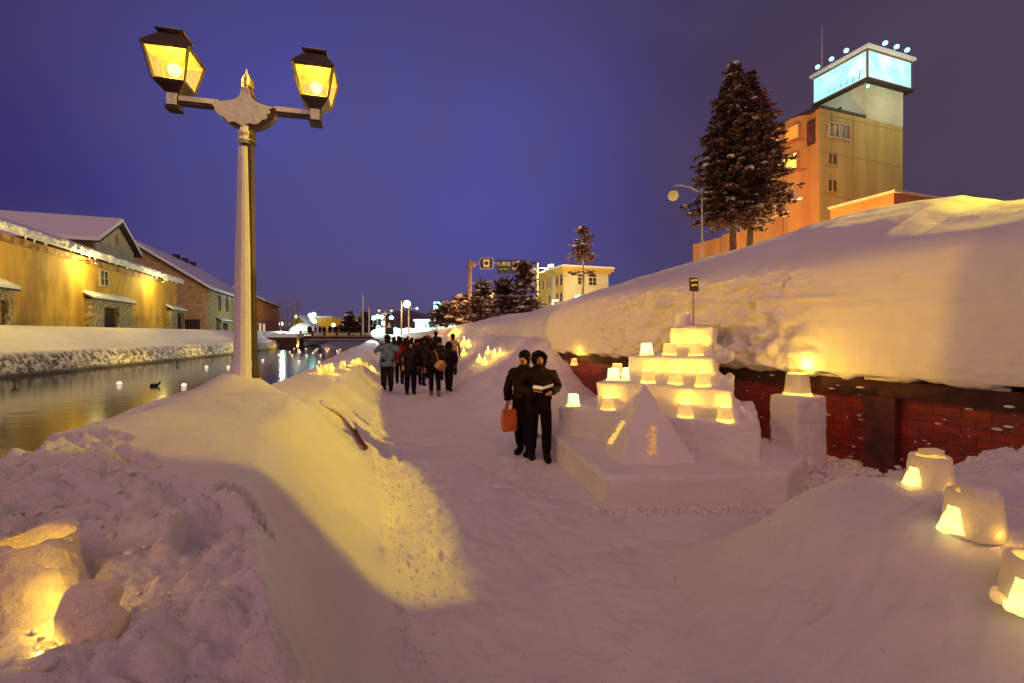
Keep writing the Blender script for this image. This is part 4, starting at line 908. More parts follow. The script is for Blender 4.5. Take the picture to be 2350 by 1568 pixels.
# floodlights added in the canal to brighten the far bank and wall
fp = None
labs = ['floodlight just above the canal before the left part of the yellow warehouse', 'floodlight just above the canal below the porch of the yellow warehouse', 'floodlight just above the canal by the far end of the yellow warehouse', 'floodlight just above the canal before the brown stone warehouse', 'floodlight just above the canal beyond the brown stone warehouse']
labs += ['floodlight half way along the yellow warehouse', 'floodlight close to the left frame edge before the yellow warehouse']
for i, (s_, pw) in enumerate(((34, 2400), (52, 2200), (79, 4200), (108, 14000), (146, 14000), (65, 2400), (22, 2400))):
    x, y = w2(shore(s_)+4.2, s_); z = -.80
    o = thing('floodlight', labs[i], 'floodlight', (x, y, z), TH, 'floodlights standing in the canal')
    MB().box((-.10, -.16, .0), (.08, .16, .22)).build('housing', M['iron'], o); MB().box((-.115, -.14, .02), (-.103, .14, .2)).build('lens', glow('flood_lens', (1, .8, .3), 1.0), o)
    MB().box((-.03, -.03, -1.0), (.03, .03, .0)).build('stake', M['iron'], o)
    light('flood_light', (-.3, 0, .25), pw*.30, (1, .70, .12), o, .15, 'SPOT', math.radians(170), (-.9, 0, .35))

x, y = w2(-24, 13.2); fo_ = thing('floodlight', 'square beam floodlight on a post across the canal aimed at the tall snow bank', 'floodlight', (x, y, tz(x, y)), TH)
MB().tube([(0, 0, -.3), (0, 0, 1.0)], .05, 8).build('post', M['iron'], fo_); MB().box((-.25, -.2, 1.0), (-.06, .2, 1.35)).build('housing', M['iron'], fo_)
Lz_ = tz(x, y)+1.2; zr0 = tz(x, y)
ax_, ay_ = w2(6.5, 8.5); aim_ = Vector((ax_, ay_, .2))-Vector((x, y, Lz_))
k0 = .9/30.5; zt_c = 1.2+(3.02-Lz_)*k0; sr_ = -9.9*k0; sl2 = 1.6*k0          # barn doors a little way in front of the lamp shape its beam
MB().box((.89, -.5, zt_c), (.91, .5, zt_c+.6)).box((.88, -.7, zt_c-.8), (.90, sr_, zt_c+.6)).box((.88, sl2, zt_c-.8), (.90, .7, zt_c+.6)).build('barn_door', M['iron'], fo_)
MB().tube([(-.1, -.2, 1.36), (.89, -.45, zt_c+.4)], .015, 5).tube([(-.1, .2, 1.36), (.89, .45, zt_c+.4)], .015, 5).build('barn_door_arm', M['iron'], fo_)
light('flood_light', (0, 0, 1.2), 11000, (1, .52, .0), fo_, .004, 'SPOT', math.radians(34)).rotation_euler = (-(Matrix.Rotation(-TH, 3, 'Z') @ aim_)).to_track_quat('Z', 'Y').to_euler()
for k_, s_ in enumerate((30, 44, 60, 78)):  # lamps added to light the far shore and the wall
    x, y = w2(-25.3, s_); el_ = thing('eave_lamp', 'small lamp hung under the snowy eave of the yellow warehouse', 'wall lamp', (x, y, 9.4), TH, 'lamps under the warehouse eave')
    MB().box((-1.7, -.03, .2), (.05, .03, .26)).build('bracket', M['iron'], el_); MB().lathe([(.12, .0), (.10, .12), (.02, .2)], 10).build('shade', M['iron'], el_)
    light('lamp_light', (0, 0, -.15), 1250, (1, .78, .22), el_, .08)
# ---------------------------------------------------------------- revetment, bridge and its crowd
x0, y0 = w2(-13, 112)
rv = thing('stone_revetment', 'dark rubble stone bank wall topped by snow left of the bridge', 'wall', (-46.5, 98, -1.6))
MB().box((-9, 0, 0), (0.5, 3, 2.9)).build('stonework', stonemat('rubble', (.13, .05, .03), (.06, .025, .015), .5, .3), rv)
MB().rings([[(-9.2, -.2, 2.9), (.6, -.2, 2.9), (.6, 3.5, 2.9), (-9.2, 3.5, 2.9)], [(-8.8, .2, 3.3), (.4, .2, 3.7), (.4, 3.2, 3.7), (-8.8, 3.2, 3.3)]]).build('snow_cap', roofsnow, rv)
bd = thing('bridge', 'low dark girder bridge with railing of pale panels across the canal', 'bridge', (-38, 102, 0), math.radians(-2))
bm_ = mat('bridge_steel', (.10, .03, .02), .6, (.05, .018, .015), 2)
MB().box((-9.5, 0, .35), (10, 6, 1.35)).build('girder', bm_, bd); MB().box((-9.5, -.3, 1.355), (10, 6.3, 1.65)).build('deck_edge', mat('deck', (.30, .17, .10), .7), bd)
for k_ in range(8): MB().box((-9.4+k_*2.74, -.32, 1.66), (-9.0+k_*2.74, -.05, 2.75)).build('rail_post', bm_, bd)
for k_ in range(7): MB().box((-8.85+k_*2.74, -.25, 1.85), (-6.75+k_*2.74, -.12, 2.25)).build('rail_panel', mat('rail_pale', (.62, .5, .36), .7), bd)
MB().box((-9.5, -.27, 2.45), (10, -.1, 2.6)).build('hand_rail', bm_, bd)
MB().tube([(-9, .1, .75), (6, .1, .70)], .18, 8).build('pipe', mat('pale_pipe', (.45, .33, .4), .5), bd)
pb = None
for k_ in range(44):
    if pb is None:
        pb = person(-46, 103.5, 2.1, PI, 1.7, 'dark clad onlooker among the crowd on the bridge', group='onlookers crowding the bridge', fingers=False, sub=0)
    else:
        o = copy_tree(pb); o.location = (-46.8+k_*.42+random.uniform(-.2, .2), 102.6+random.uniform(0, 4), 2.1+random.uniform(-.1, .1)); o.rotation_euler.z = random.uniform(0, 6.28)

# ---------------------------------------------------------------- hotel tower on the right
HN, HS = 41.4, 30.9; oh = (HN, HS)
orange = mat('orange_render', (.50, .25, .09), .8, (.40, .18, .06), .35, .2, stretch=(1, 1, .2)); olive = mat('ochre_render', (.46, .35, .10), .8, (.33, .23, .06), .3, .2, stretch=(1.5, 1.5, .15))
hr = nsroot('hotel_building', 'tall ochre hotel tower topped by a glowing cyan white sign box', 'building', *oh)
poly = [(0, .02), (0, .35), (.3, .5), (.3, 1.15), (0, 1.35), (-.35, 1.6), (-.55, 2.1), (-.62, 2.7), (-.5, 3.3), (-.1, 3.8), (.1, 9.3), (-.8, 10.3), (-.6, 11.3), (.2, 12.1), (.2, 17), (11.8, 17), (11.8, .02)]
MB().prism(poly[:11]+[(.3, 9.3), (11.8, 9.3), (11.8, .02)], 1, 23.1).build('side_wall', orange, hr)
MB().prism([(.2, 9.31)]+poly[10:15]+[(11.7, 17), (11.7, 9.31)], 1, 13.5).build('rear_wing', orange, hr)
MB().box((.01, -.03, 1), (11.83, .015, 23.15)).build('front_wall', olive, hr)
MB().box((-.1, -.1, 23.16), (6.3, 9, 23.4)).build('parapet', dark, hr)
MB().box((47.7-HN, -.05, 23.1), (53.25-HN, 4.9, 26.75)).build('upper_tower', mat('pale_tower', (.55, .50, .36), .8, (.42, .38, .26), .4), hr)
for k_ in range(2): MB().tube([(1.6+k_*2.9, -.09, 2), (1.6+k_*2.9, -.09, 23.0)], .035, 6).build('drain_pipe', olive, hr)
for z_ in (7, 11, 15, 19, 22.6): MB().box((0, -.045, z_), (11.8, -.031, z_+.10)).build('wall_joint', mat('joint', (.36, .25, .08), .8), hr)
MB().box((52.6-HN+.7, -.06, 1), (53.3-HN, .0, 26.7)).build('corner_strip', olive, hr)
sb_ = (47.35-HN, -.45, 26.8); se_ = (53.95-HN, 5.1, 29.75)
MB().box(sb_, se_).build('sign_box', mat('sign_frame', (.25, .14, .07), .6), hr)
MB().box((sb_[0]-.25, sb_[1]-.25, 29.76), (se_[0]+.25, se_[1]+.25, 30.05)).build('sign_roof', roofsnow, hr)
MB().box((sb_[0]-.15, sb_[1]-.15, 26.6), (se_[0]+.1, se_[1]+.1, 26.79)).build('sign_ledge', dark, hr)
m, t, b = newmat('sign_panel'); v = objco(t); b.inputs['Base Color'].default_value = (.03, .03, .03, 1)
sp = N(t, 'ShaderNodeTexCoord'); nn2 = noise(t, v, .6, 3)
t.links.new(mixc(t, mrange(t, nn2, .4, .75), (.42, 1.0, 1.0), (.85, 1.0, .90)), b.inputs['Emission Color']); b.inputs['Emission Strength'].default_value = 1.15
MB().box((sb_[0]+.15, sb_[1]-.03, 27.0), (se_[0]-.25, sb_[1]-.001, 29.5)).build('sign_panel', m, hr)
MB().box((sb_[0]-.03, sb_[1]+.15, 27.0), (sb_[0]-.001, se_[1]-.1, 29.5)).build('sign_panel', m, hr)
mb = MB()
for k_ in range(6):
    a = .75+k_*.62; h_ = (.9, .55, .42, .42, .36, .30)[k_]; z_ = 27.1+k_*.05
    mb.add([(sb_[0]-.036, sb_[1]+a, z_), (sb_[0]-.036, sb_[1]+a+.10, z_), (sb_[0]-.036, sb_[1]+a-.12, z_+h_), (sb_[0]-.036, sb_[1]+a-.16, z_+h_)], [(0, 1, 2, 3)])
mb.build('sign_lettering', mat('sign_ink', (.02, .02, .02), .6), hr)
for k_, (a, b_) in enumerate(((-.2, 4.9), (-.2, 3.4), (-.2, 1.9), (2.2, -.2), (3.9, -.2), (5.5, -.2))):
    q = thing_part('flood_lamp', hr, (sb_[0]+a if b_ != -.2 else sb_[0]+a, sb_[1]+(b_ if b_ != -.2 else -.2), 30.05))
    MB().tube([(0, 0, 0), (0, 0, .35)], .04, 6).build('bracket', dark, q); MB().ico((0, 0, .5), .23, 2).build('lens', M['cyan_lamp'], q, True)
MB().tube([(48.0-HN, 4.6, 30), (48.0-HN, 4.6, 35.4)], [.06, .02], 6).build('antenna', mat('mast', (.5, .45, .42), .5), hr)
light('sign_light', (sb_[0]+3.2, -6.5, 25.6), 1300, (.75, 1, .62), hr, .2)
light('sign_light', (sb_[0]-4.5, 1.5, 25.6), 500, (.75, 1, .8), hr, .2)
MB().ico((sb_[0]+.35, -.25, 26.2), .16, 1).build('down_light', M['cyan_lamp'], hr, True)
MB().box((46.15-HN-.0, 2, 24.3), (46.2-HN, 3, 25)).build('vent_box', dark, hr) if False else None
MB().box((47.67-HN, 2.3, 24.6), (47.70-HN, 3.9, 25.4)).build('vent', dark, hr)
curt = mat('curtained_glass', (.07, .02, .012), .4, (.14, .06, .03), 3); greyw = mat('grey_glass', (.10, .07, .05), .4, (.05, .035, .03), 4)
opening(hr, 'window', 1901, 285, 1923, 315, s=HS-.031, org=oh, gm=curt, fm=frame_m, depth=.12)
opening(hr, 'window', 1929, 289, 1949, 320, s=HS-.031, org=oh, gm=curt, fm=frame_m, depth=.12)
opening(hr, 'window', 1900, 352, 1920, 378, s=HS-.031, org=oh, gm=greyw, fm=olive)
opening(hr, 'window', 1900, 414, 1920, 440, s=HS-.031, org=oh, gm=greyw, fm=olive)
# windows and curved balconies on the canal side
def sidebox(name, y0_, y1_, z0_, z1_, x_, m_, fr=None):
    o = MB().box((x_-.12, y0_-.1, z0_-.1), (x_+.3, y1_+.1, z1_+.1)).build(name, fr or dark, hr); MB().box((x_-.14, y0_, z0_), (x_-.121, y1_, z1_)).build('pane', m_, o); return o
gw = glow('lit_yellow', (1, .85, .12), 1.3)
sidebox('window', .50, 1.10, 20.2, 22.2, .12, curt)
sidebox('window', 1.75, 3.1, 18.1, 19.5, -.62, gw, orange)
sidebox('window', 2.0, 3.1, 14.9, 16.0, -.62, curt, frame_m)
sidebox('window', 1.6, 2.9, 21.0, 22.2, -.60, glow('dim_orange', (.8, .33, .05), .55), orange)
for z_ in (20.6, 17.7):
    MB().lathe([(1.25, z_), (1.3, z_+.2), (1.25, z_+.25)], 20, (.5, 2.5, 0)).build('balcony', mat('brick_orange', (.42, .13, .05), .8), hr)
for a, z0_, z1_ in ((9.9, 5.2, 7.2), (7.2, 6.0, 7.4), (13.4, 4.6, 6.6), (14.6, 4.6, 6.2), (11.9, 4.8, 6.0), (8.2, 6.8, 8.2)): sidebox('window', a, a+.8, z0_, z1_, .12 if a > 12.2 or a < 8.9 else -.85, gw, frame_m)
orange2 = mat('dull_orange', (.30, .12, .03), .8, (.24, .09, .02), .35, .2)
an = nsroot('annex_building', 'low orange flat roofed building in front of the hotel tower', 'building', 33.6, 20)
MB().box((0, 0, 1), (14, 4.2, 11.2)).build('wall', orange2, an); MB().box((-.15, -.15, 11.21), (14.2, 4.3, 11.36)).build('roof_edge', frame_m, an)
MB().box((-.04, 1.1, 8.2), (0, 1.6, 8.9)).build('window', curt, an); MB().box((-.05, 3.5, 7.6), (.0, 4.1, 9.6)).build('door', gw, an)

# ---------------------------------------------------------------- pale corner building, annex, kiosk
pn, ps = 26.4, 54.3; op = (pn, ps)
yel = mat('yellow_render', (.62, .44, .10), .8, (.5, .34, .07), .5); pg = mat('pale_green_render', (.58, .58, .40), .8, (.48, .46, .30), .5)
pbld = nsroot('corner_building', 'yellow and pale green two storey building with arched windows and cornice', 'building', *op)
MB().box((0, 0, 1), (6.6, 9.2, 10.4)).build('wall', pg, pbld); MB().box((-.06, .25, 1), (-.002, 9.2, 10.2)).build('side_facade', yel, pbld)
MB().box((-.5, -.5, 10.41), (7.2, 9.7, 10.75)).box((-.25, -.25, 10.1), (6.9, 9.4, 10.405)).build('cornice', yel, pbld); MB().box((-.55, -.55, 10.76), (7.25, 9.75, 11.0)).build('roof_snow', roofsnow, pbld)
MB().box((-.16, 2.9, 1), (-.061, 3.6, 10.09)).build('pilaster', pg, pbld)
for (u0, v0, u1, v1) in ((1326, 637, 1341, 653), (1351, 638, 1368, 655)): opening(pbld, 'window', u0, v0, u1, v1, s=ps, org=op, arch=True, bars=2, fm=mat('pale_trim', (.66, .66, .5), .7))
for (u0, v0, u1, v1, ar) in ((1277, 640, 1282, 655, True), (1286, 637, 1292, 655, True), (1277, 674, 1282, 694, False), (1286, 673, 1292, 693, False), (1256, 645, 1259, 660, True), (1262, 643, 1265, 659, True), (1246, 648, 1249, 664, True), (1260, 678, 1264, 696, False)):
    opening(pbld, 'window', u0, v0, u1, v1, n=pn-.061, org=op, arch=ar, bars=0, fm=mat('peach_trim', (.62, .40, .28), .7))
ax = nsroot('annex_building', 'low mustard extension at the right of the corner building', 'building', 31.5, 47)
MB().box((0, 0, 1), (9, 6, 7.0)).build('wall', mat('mustard', (.50, .28, .05), .8), ax); MB().box((-.2, -.2, 7.01), (9.2, 6.2, 7.3)).build('roof_edge', roofsnow, ax)
for k_ in range(2): MB().box((.8+k_*1.2, -.05, 5.4), (1.3+k_*1.2, .0, 6.0)).build('window', glassd, ax)
kx = at(1328, 700, 30); ks = thing('vending_kiosk', 'glowing cyan kiosk at the foot of the slim pine', 'kiosk', (kx.x, kx.y, 2.4))
MB().box((-.35, -.3, 0), (.35, .3, 2.1)).build('cabinet', frame_m, ks); MB().box((-.30, -.33, .9), (.30, -.301, 2.0)).build('lit_front', M['cyan_lamp'], ks)
light('kiosk_light', (0, -1, 1.8), 60, (.5, 1, 1), ks, .2)

# ---------------------------------------------------------------- trees
needle = mat('needles', (.050, .022, .014), .8, (.11, .032, .018), 3); bark = mat('bark', (.20, .13, .08), .85, (.10, .06, .04), 6, .5); tsnow = snowmat('branch_snow', (.75, .68, .66), .4)
def conifer(name, label, x, y, zb, H, R, base=.12, seed=1, levels=40, shape=1.0, droop=.35, group=None, tuft=.16, snow=.5, tr=.16, clump=False, lean=0.0, cat='tree', wide_=0.0):
    rnd = random.Random(seed); o = thing(name, label, cat, (x, y, zb), rnd.uniform(0, 6), group)
    nseg = 8; limb = MB(); limb.tube([(lean*H*(i/nseg)**1.5+rnd.uniform(-.03, .03), rnd.uniform(-.03, .03), H*i/nseg*.98) for i in range(nseg+1)], [tr*(1-.9*i/nseg) for i in range(nseg+1)], 8); tk0 = limb
    cv = []; cf = []; sv = []; sf = []
    def tri(vv, ff, c_, d, sz, flat):
        a = Vector((rnd.gauss(0, 1), rnd.gauss(0, 1), rnd.gauss(0, flat))).normalized(); a = (a+d*.9).normalized(); b_ = a.cross(Vector((rnd.gauss(0, 1)*.5, rnd.gauss(0, 1)*.5, 1))).normalized()
        k = len(vv); vv += [c_-b_*sz*.30, c_+b_*sz*.30, c_+a*sz+b_*sz*.1, c_+a*sz*.9-b_*sz*.15]; ff.append((k, k+1, k+2, k+3))
    for L_ in range(levels):
        t_ = (L_+rnd.random()*.6)/levels; z = H*(base+(1-base)*t_); rr = R*((1-t_**2.4)**.8*wide_ + (1-wide_)*((1-t_)**.72*shape + (1-shape)*math.sin(PI*min(1, t_+.15))))*(1 if t_ > .06 else .8)*rnd.uniform(.72, 1.18)
        if clump and rnd.random() < (.45 if not wide_ else .2): continue
        nb = max(4, int(5+rr*3.2))
        if clump: nb = rnd.randint(1, 3) if not wide_ else rnd.randint(2, 4)
        ph = rnd.random()*6.28
        for j in range(nb):
            a = ph+2*PI*j/nb+rnd.uniform(-.25, .25); l = rr*rnd.uniform(.55, 1.22); cx = lean*H*(z/H)**1.5
            d = Vector((math.cos(a), math.sin(a), -droop*.5+rnd.uniform(-.1, .15))).normalized()
            p0 = Vector((cx, 0, z)); p1 = p0+d*l*.6; p2 = p0+d*l+Vector((0, 0, droop*l*.15))
            limb.tube([p0, p1, p2], [.03, .02, .006], 4)
            steps = max(3, int(l/(tuft*.62)))
            for q in range(steps):
                f_ = (q+.7)/steps
                if f_ < .18: continue
                c_ = p0.lerp(p2, f_); wd = tuft*(1.5 if clump else .95)*(1.1-f_*.5)
                for _ in range(9 if clump else 7):
                    off = Vector((rnd.gauss(0, wd*.55), rnd.gauss(0, wd*.55), rnd.gauss(0, wd*.28)-wd*.15)); tri(cv, cf, c_+off, d, tuft*rnd.uniform(.7, 1.3), .4)
                if rnd.random() < snow:
                    for _ in range(4):
                        off = Vector((rnd.gauss(0, wd*.5), rnd.gauss(0, wd*.5), wd*.28)); tri(sv, sf, c_+off, d, tuft*rnd.uniform(.4, .8)*(1.4 if snow >= 1 else 1), .12)
                if rnd.random() < snow*.035:
                    mbx = MB().ico(c_+Vector((0, 0, wd*.4)), tuft*rnd.uniform(.5, 1.2), 1, (1.2, 1.2, .55)); k = len(sv); sv += mbx.v; sf += [tuple(i_+k for i_ in f) for f in mbx.f]
    limb.build('trunk', bark, o, True); k = len(cv); cr = meshobj('crown', cv+sv, cf+[tuple(i_+k for i_ in f) for f in sf], needle, o); cr.data.materials.append(tsnow)
    cr.data.polygons.foreach_set('material_index', [0]*len(cf)+[1]*len(sf)); return o
p_ = at(1680, 0, 25); conifer('spruce_tree', 'big snow dusted spruce, the left trunk of the joined pair before the hotel', p_.x, p_.y, 3.2, 13.4, 2.08, .36, 3, 46, 1, .4, 'pair of tall spruces before the hotel', .20, .95, .26, lean=-.02, wide_=.75)
p_ = at(1722, 0, 25.5); conifer('spruce_tree', 'big snow dusted spruce, the right trunk of the joined pair before the hotel', p_.x, p_.y, 3.2, 13.3, 2.05, .40, 5, 40, 1, .4, 'pair of tall spruces before the hotel', .21, .9, .26, wide_=.75)
p_ = at(1338, 0, 33); conifer('pine_tree', 'slim lone pine with a ragged tufted crown before the corner building', p_.x, p_.y, 2.2, CAMH+(HZ-510)/F*33-2.2, 1.35, .50, 8, 30, .35, .1, None, .26, .5, .13, clump=True, lean=-.01)
for i, (u, Y, vt, R_, lab, sd) in enumerate(((1205, 30, 606, 1.2, 'snow clotted pine beside the curved lamp standard', 21), (1158, 31, 630, 1.2, 'snow capped pine under the blue road sign', 22), (1108, 34, 650, 1.15, 'snowy pine right of the sign gantry post', 23), (1055, 38, 680, 1.5, 'low snowy pine left of the sign gantry post', 24), (1025, 44, 692, 1.7, 'low dark pine left of the lit shop', 25), (1085, 40, 672, 1.4, 'small pine behind the sign gantry post', 26))):
    p_ = at(u, 0, Y); conifer('pine_tree', lab, p_.x, p_.y, 2.0, CAMH+(HZ-vt)/F*Y-2.0, R_*.95, .30, sd, 17, .4, .12, 'snow clotted roadside pines', .30, 1.0, .10, clump=True, wide_=.7)
for i, (u, lab) in enumerate(((802, 'small reddish tree behind the bridge crowd on the left'), (838, 'small reddish tree behind the bridge crowd on the right'))):
    p_ = at(u, 0, 112); conifer('small_tree', lab, p_.x, p_.y, 1.6, (HZ-715)/F*112+.3, 2.4, .1, 40+i, 14, .5, .1, 'trees behind the bridge', .6, .4, .2)
# bare tree
def bare_tree(x, y, zb, H, label):
    o = thing('bare_tree', label, 'tree', (x, y, zb)); rnd = random.Random(4); tk = MB(); br_ = MB()
    for k_ in range(7):
        a0 = rnd.uniform(-2.2, 3.4); tk.tube([(a0*.6, 0, 0), (a0, rnd.uniform(-1, 1), H*.45), (a0*1.15, rnd.uniform(-1, 1), H*rnd.uniform(.8, 1))], [.18, .12, .03], 5)
        for j in range(36):
            z = H*rnd.uniform(.3, .95); p0 = Vector((a0*(.6+.5*z/H), 0, z)); d = Vector((rnd.gauss(0, 1), rnd.gauss(0, 1), rnd.uniform(.3, 1.3))).normalized(); br_.tube([p0, p0+d*rnd.uniform(.8, 2.2)], [.04, .012], 3)
    tk.build('trunk', bark, o); br_.build('branches', mat('twigs', (.30, .2, .12), .8), o)
p_ = at(660, 0, 125); bare_tree(p_.x, p_.y, 1.8, 9.5, 'leafless many stemmed tree beyond the end of the warehouses')

# ---------------------------------------------------------------- gantry, lamps, poles
g = at(1078, 0, 38); gy = thing('sign_gantry', 'tall steel road sign gantry with blue signs above the snow bank', 'road sign', (g.x, 38, 1.9))
gm = mat('galvanised', (.42, .28, .18), .55, (.32, .18, .10), 3)
def gz(v_): return (HZ-v_)/F*38
def gx(u_): return (u_-1078)/F*38
MB().tube([(0, 0, -.5), (0, 0, gz(598))], [.19, .16], 12).build('post', gm, gy, True)
MB().tube([(0, 0, gz(607)), (gx(1200), 0, gz(600))], .06, 8).build('arm', gm, gy)
MB().tube([(0, 0, gz(650)), (gx(1135), 0, gz(645))], .05, 8).build('arm', gm, gy)
MB().lathe([(.1, 0), (.14, .2), (.05, .5)], 10, (.3, 0, gz(608)-.2)).build('bracket', gm, gy)
bl = mat('sign_blue', (.03, .03, .14), .5); gn = mat('sign_green', (.02, .05, .03), .5); yw = mat('sign_cream', (.75, .65, .38), .6); whm = mat('sign_white', (.8, .75, .6), .6)
u0, u1, v0, v1 = 1101, 1132, 593, 617; cx = (gx(u0)+gx(u1))/2
def octo(mbx, k, y0_, y1_):
    w_ = (gx(u1)-gx(u0))/2*k; h_ = (gz(v0)-gz(v1))/2*k; zc = (gz(v0)+gz(v1))/2
    ol = [(cx-w_, zc), (cx-w_*.82, zc-h_), (cx+w_*.82, zc-h_), (cx+w_, zc), (cx+w_*.82, zc+h_), (cx-w_*.82, zc+h_)]
    mbx.rings([[(a, y0_, z) for a, z in ol], [(a, y1_, z) for a, z in ol]]); return mbx
bs = octo(MB(), 1.08, -.10, -.07).build('sign_face', whm, gy); octo(MB(), 1.0, -.12, -.101).build('blue_field', bl, bs)
MB().box((cx-.26, -.135, gz(614)), (cx+.26, -.121, gz(596))).build('pictogram', yw, bs)
MB().lathe([(.01, 0), (.16, .0), (.16, .02), (.01, .02)], 16, (0, 0, 0)).build('pictogram_mark', gn, bs).matrix_local = Matrix.Translation((cx, -.14, gz(605))) @ Matrix.Rotation(PI/2, 4, 'X')
s2 = MB().box((gx(1140), -.10, gz(629)), (gx(1216), -.07, gz(597))).build('direction_sign', bl, gy)
MB().box((gx(1142), -.115, gz(624)), (gx(1170), -.101, gz(599))).build('green_field', gn, s2)
text('札樽道', .38, (gx(1156), -.122, gz(607)), yw, s2); text('Sasson Expwy', .14, (gx(1156), -.122, gz(618)), yw, s2)
text('小樽', .34, (gx(1184), -.108, gz(604)), whm, s2); text('余市', .34, (gx(1184), -.108, gz(617)), whm, s2)
MB().box((gx(1092), -.10, gz(660)), (gx(1120), -.07, gz(645))).build('lower_sign', gn, gy)
text('色内', .4, (gx(1106), -.11, gz(652)), yw, gy)
light('road_light', (-1.6, -3, 2.2), 260, (1, .45, .12), gy, .2)

c_ = at(1233, 0, 33); cl = thing('curved_lamp', 'pale roadside standard with sweeping curved twin arms', 'street lamp', (c_.x, 33, 1.9)); wm = mat('pale_steel', (.7, .62, .42), .5)
def cz(v_): return (HZ-v_)/F*33
def cx_(u_): return (u_-1233)/F*33
MB().tube([(0, 0, -.5), (0, 0, cz(604))], [.09, .07], 10).build('post', wm, cl, True)
MB().tube([(cx_(1203), 0, cz(607)), (cx_(1210), 0, cz(618)), (cx_(1220), 0, cz(625)), (0, 0, cz(628)), (cx_(1246), 0, cz(624)), (cx_(1256), 0, cz(616)), (cx_(1268), 0, cz(608))], .05, 8).build('arm', wm, cl, True)
MB().tube([(cx_(1208), 0, cz(617)), (cx_(1258), 0, cz(615))], .03, 6).build('tie_bar', wm, cl)
MB().ico((cx_(1264), -.1, cz(610)), .16, 2, (1.5, 1, .7)).build('lamp_head', glow('pale_head', (1, .85, .3), 1.0), cl, True); light('lamp_light', (cx_(1264), -.5, cz(610)-.1), 700, (1, .75, .25), cl, .1)

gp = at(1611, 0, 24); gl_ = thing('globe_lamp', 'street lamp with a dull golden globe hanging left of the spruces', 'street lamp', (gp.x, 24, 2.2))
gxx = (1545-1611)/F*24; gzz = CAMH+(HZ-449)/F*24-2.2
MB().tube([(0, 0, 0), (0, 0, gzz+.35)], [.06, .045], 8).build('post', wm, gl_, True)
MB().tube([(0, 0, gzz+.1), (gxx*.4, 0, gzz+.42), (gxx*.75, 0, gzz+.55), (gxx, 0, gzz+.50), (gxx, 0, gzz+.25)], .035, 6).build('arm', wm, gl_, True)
MB().ico((gxx, 0, gzz), .27, 3).build('globe', mat('golden_globe', (.5, .38, .12), .3, emit=(.75, .5, .12), es=.35), gl_, True)  # globe is unlit; light falling on it is put in as emission
MB().lathe([(.12, gzz+.2), (.10, gzz+.3)], 12, (gxx, 0, 0)).build('globe_cap', dark, gl_, True)
# sodium road lamps standing on the street behind the bank
labs = ['sodium road lamp on the street between the snow bank and the low orange building', 'sodium road lamp on the street before the side of the hotel', 'sodium road lamp on the street before the corner building', 'road lamp on the street above the brick wall, right of the picture']
for i, (n_, s_, hz_, pw) in enumerate(((20, 9, 5.0, 600), (27, 22, 6.5, 15000), (20, 44, 5.5, 6000), (14, 1.0, 7.25, 13500))):
    x, y = w2(n_, s_); o = thing('road_lamp', labs[i], 'street lamp', (x, y, 2.2), TH, 'sodium road lamps behind the bank')
    MB().tube([(0, 0, 0), (0, 0, hz_-2.2)], [.07, .05], 8).build('post', wm, o); MB().box((-.05, -.12, hz_-2.2), (.7, .12, hz_-2.05)).build('lamp_head', wm, o); MB().box((.1, -.1, hz_-2.23), (.65, .1, hz_-2.201)).build('lens', glow('sodium', (1, .5, .1), 2), o)
    if i < 3: light('lamp_light', (.4, 0, hz_-2.5), pw, (1, .50, .13) if i < 2 else (1, .78, .34), o, .15)
    else: light('lamp_light', (.4, 0, hz_-2.5), pw*.62, (1, .70, .0), o, .07, 'SPOT', math.radians(140), (-.9, .1, -.42))
def far_lamp(u, vt, Y, label, head=None, col='sodium_star', power=0, pc=(1, .6, .2), arm=0, cat='street lamp', name='street_lamp', hr_=.28, base=1.9):
    x = (u-UC)/F*Y; zt_ = CAMH+(HZ-vt)/F*Y; o = thing(name, label, cat, (x, Y, base)); k = Y/50
    MB().tube([(0, 0, 0), (0, 0, zt_-base)], [.11*k, .07*k], 6).build('post', wm, o)
    if head:
        hx = (head[0]-u)/F*Y; hz2 = CAMH+(HZ-head[1])/F*Y-base; MB().tube([(0, 0, hz2), (hx, 0, hz2)], .05*k, 5).build('arm', wm, o)
        MB().ico((hx, 0, hz2), hr_*k, 2).build('lamp_head', M[col], o, True)
        if power: light('lamp_light', (hx, -.4, hz2-.3), power, pc, o, .2)
    return o
M['sodium_star'] = glow('sodium_star', (1, .85, .4), 3); M['cyan_star'] = glow('cyan_star', (.5, 1, .95), 2.5)
far_lamp(921, 690, 60, 'tall road lamp with yellow glare on a side arm past the twin lamp', (934, 698), power=700, hr_=.42)
far_lamp(938, 703, 62, 'road lamp with a tiny white light on a thin arm', (957, 708), 'cyan_star', hr_=.14)
far_lamp(833, 677, 95, 'tall thin mast rising behind the bridge', name='mast', cat='mast')
far_lamp(847, 705, 95, 'short thin mast beside the taller one behind the bridge', name='mast', cat='mast')
far_lamp(1122, 690, 35, 'orange glaring lamp among the roadside pines', (1132, 678), power=250, hr_=.22)
for u, v_, Y, cn in ((868, 708, 51.7, 'lamp'), (905, 711, 52.3, 'lamp')): pass
rnd = random.Random(9)
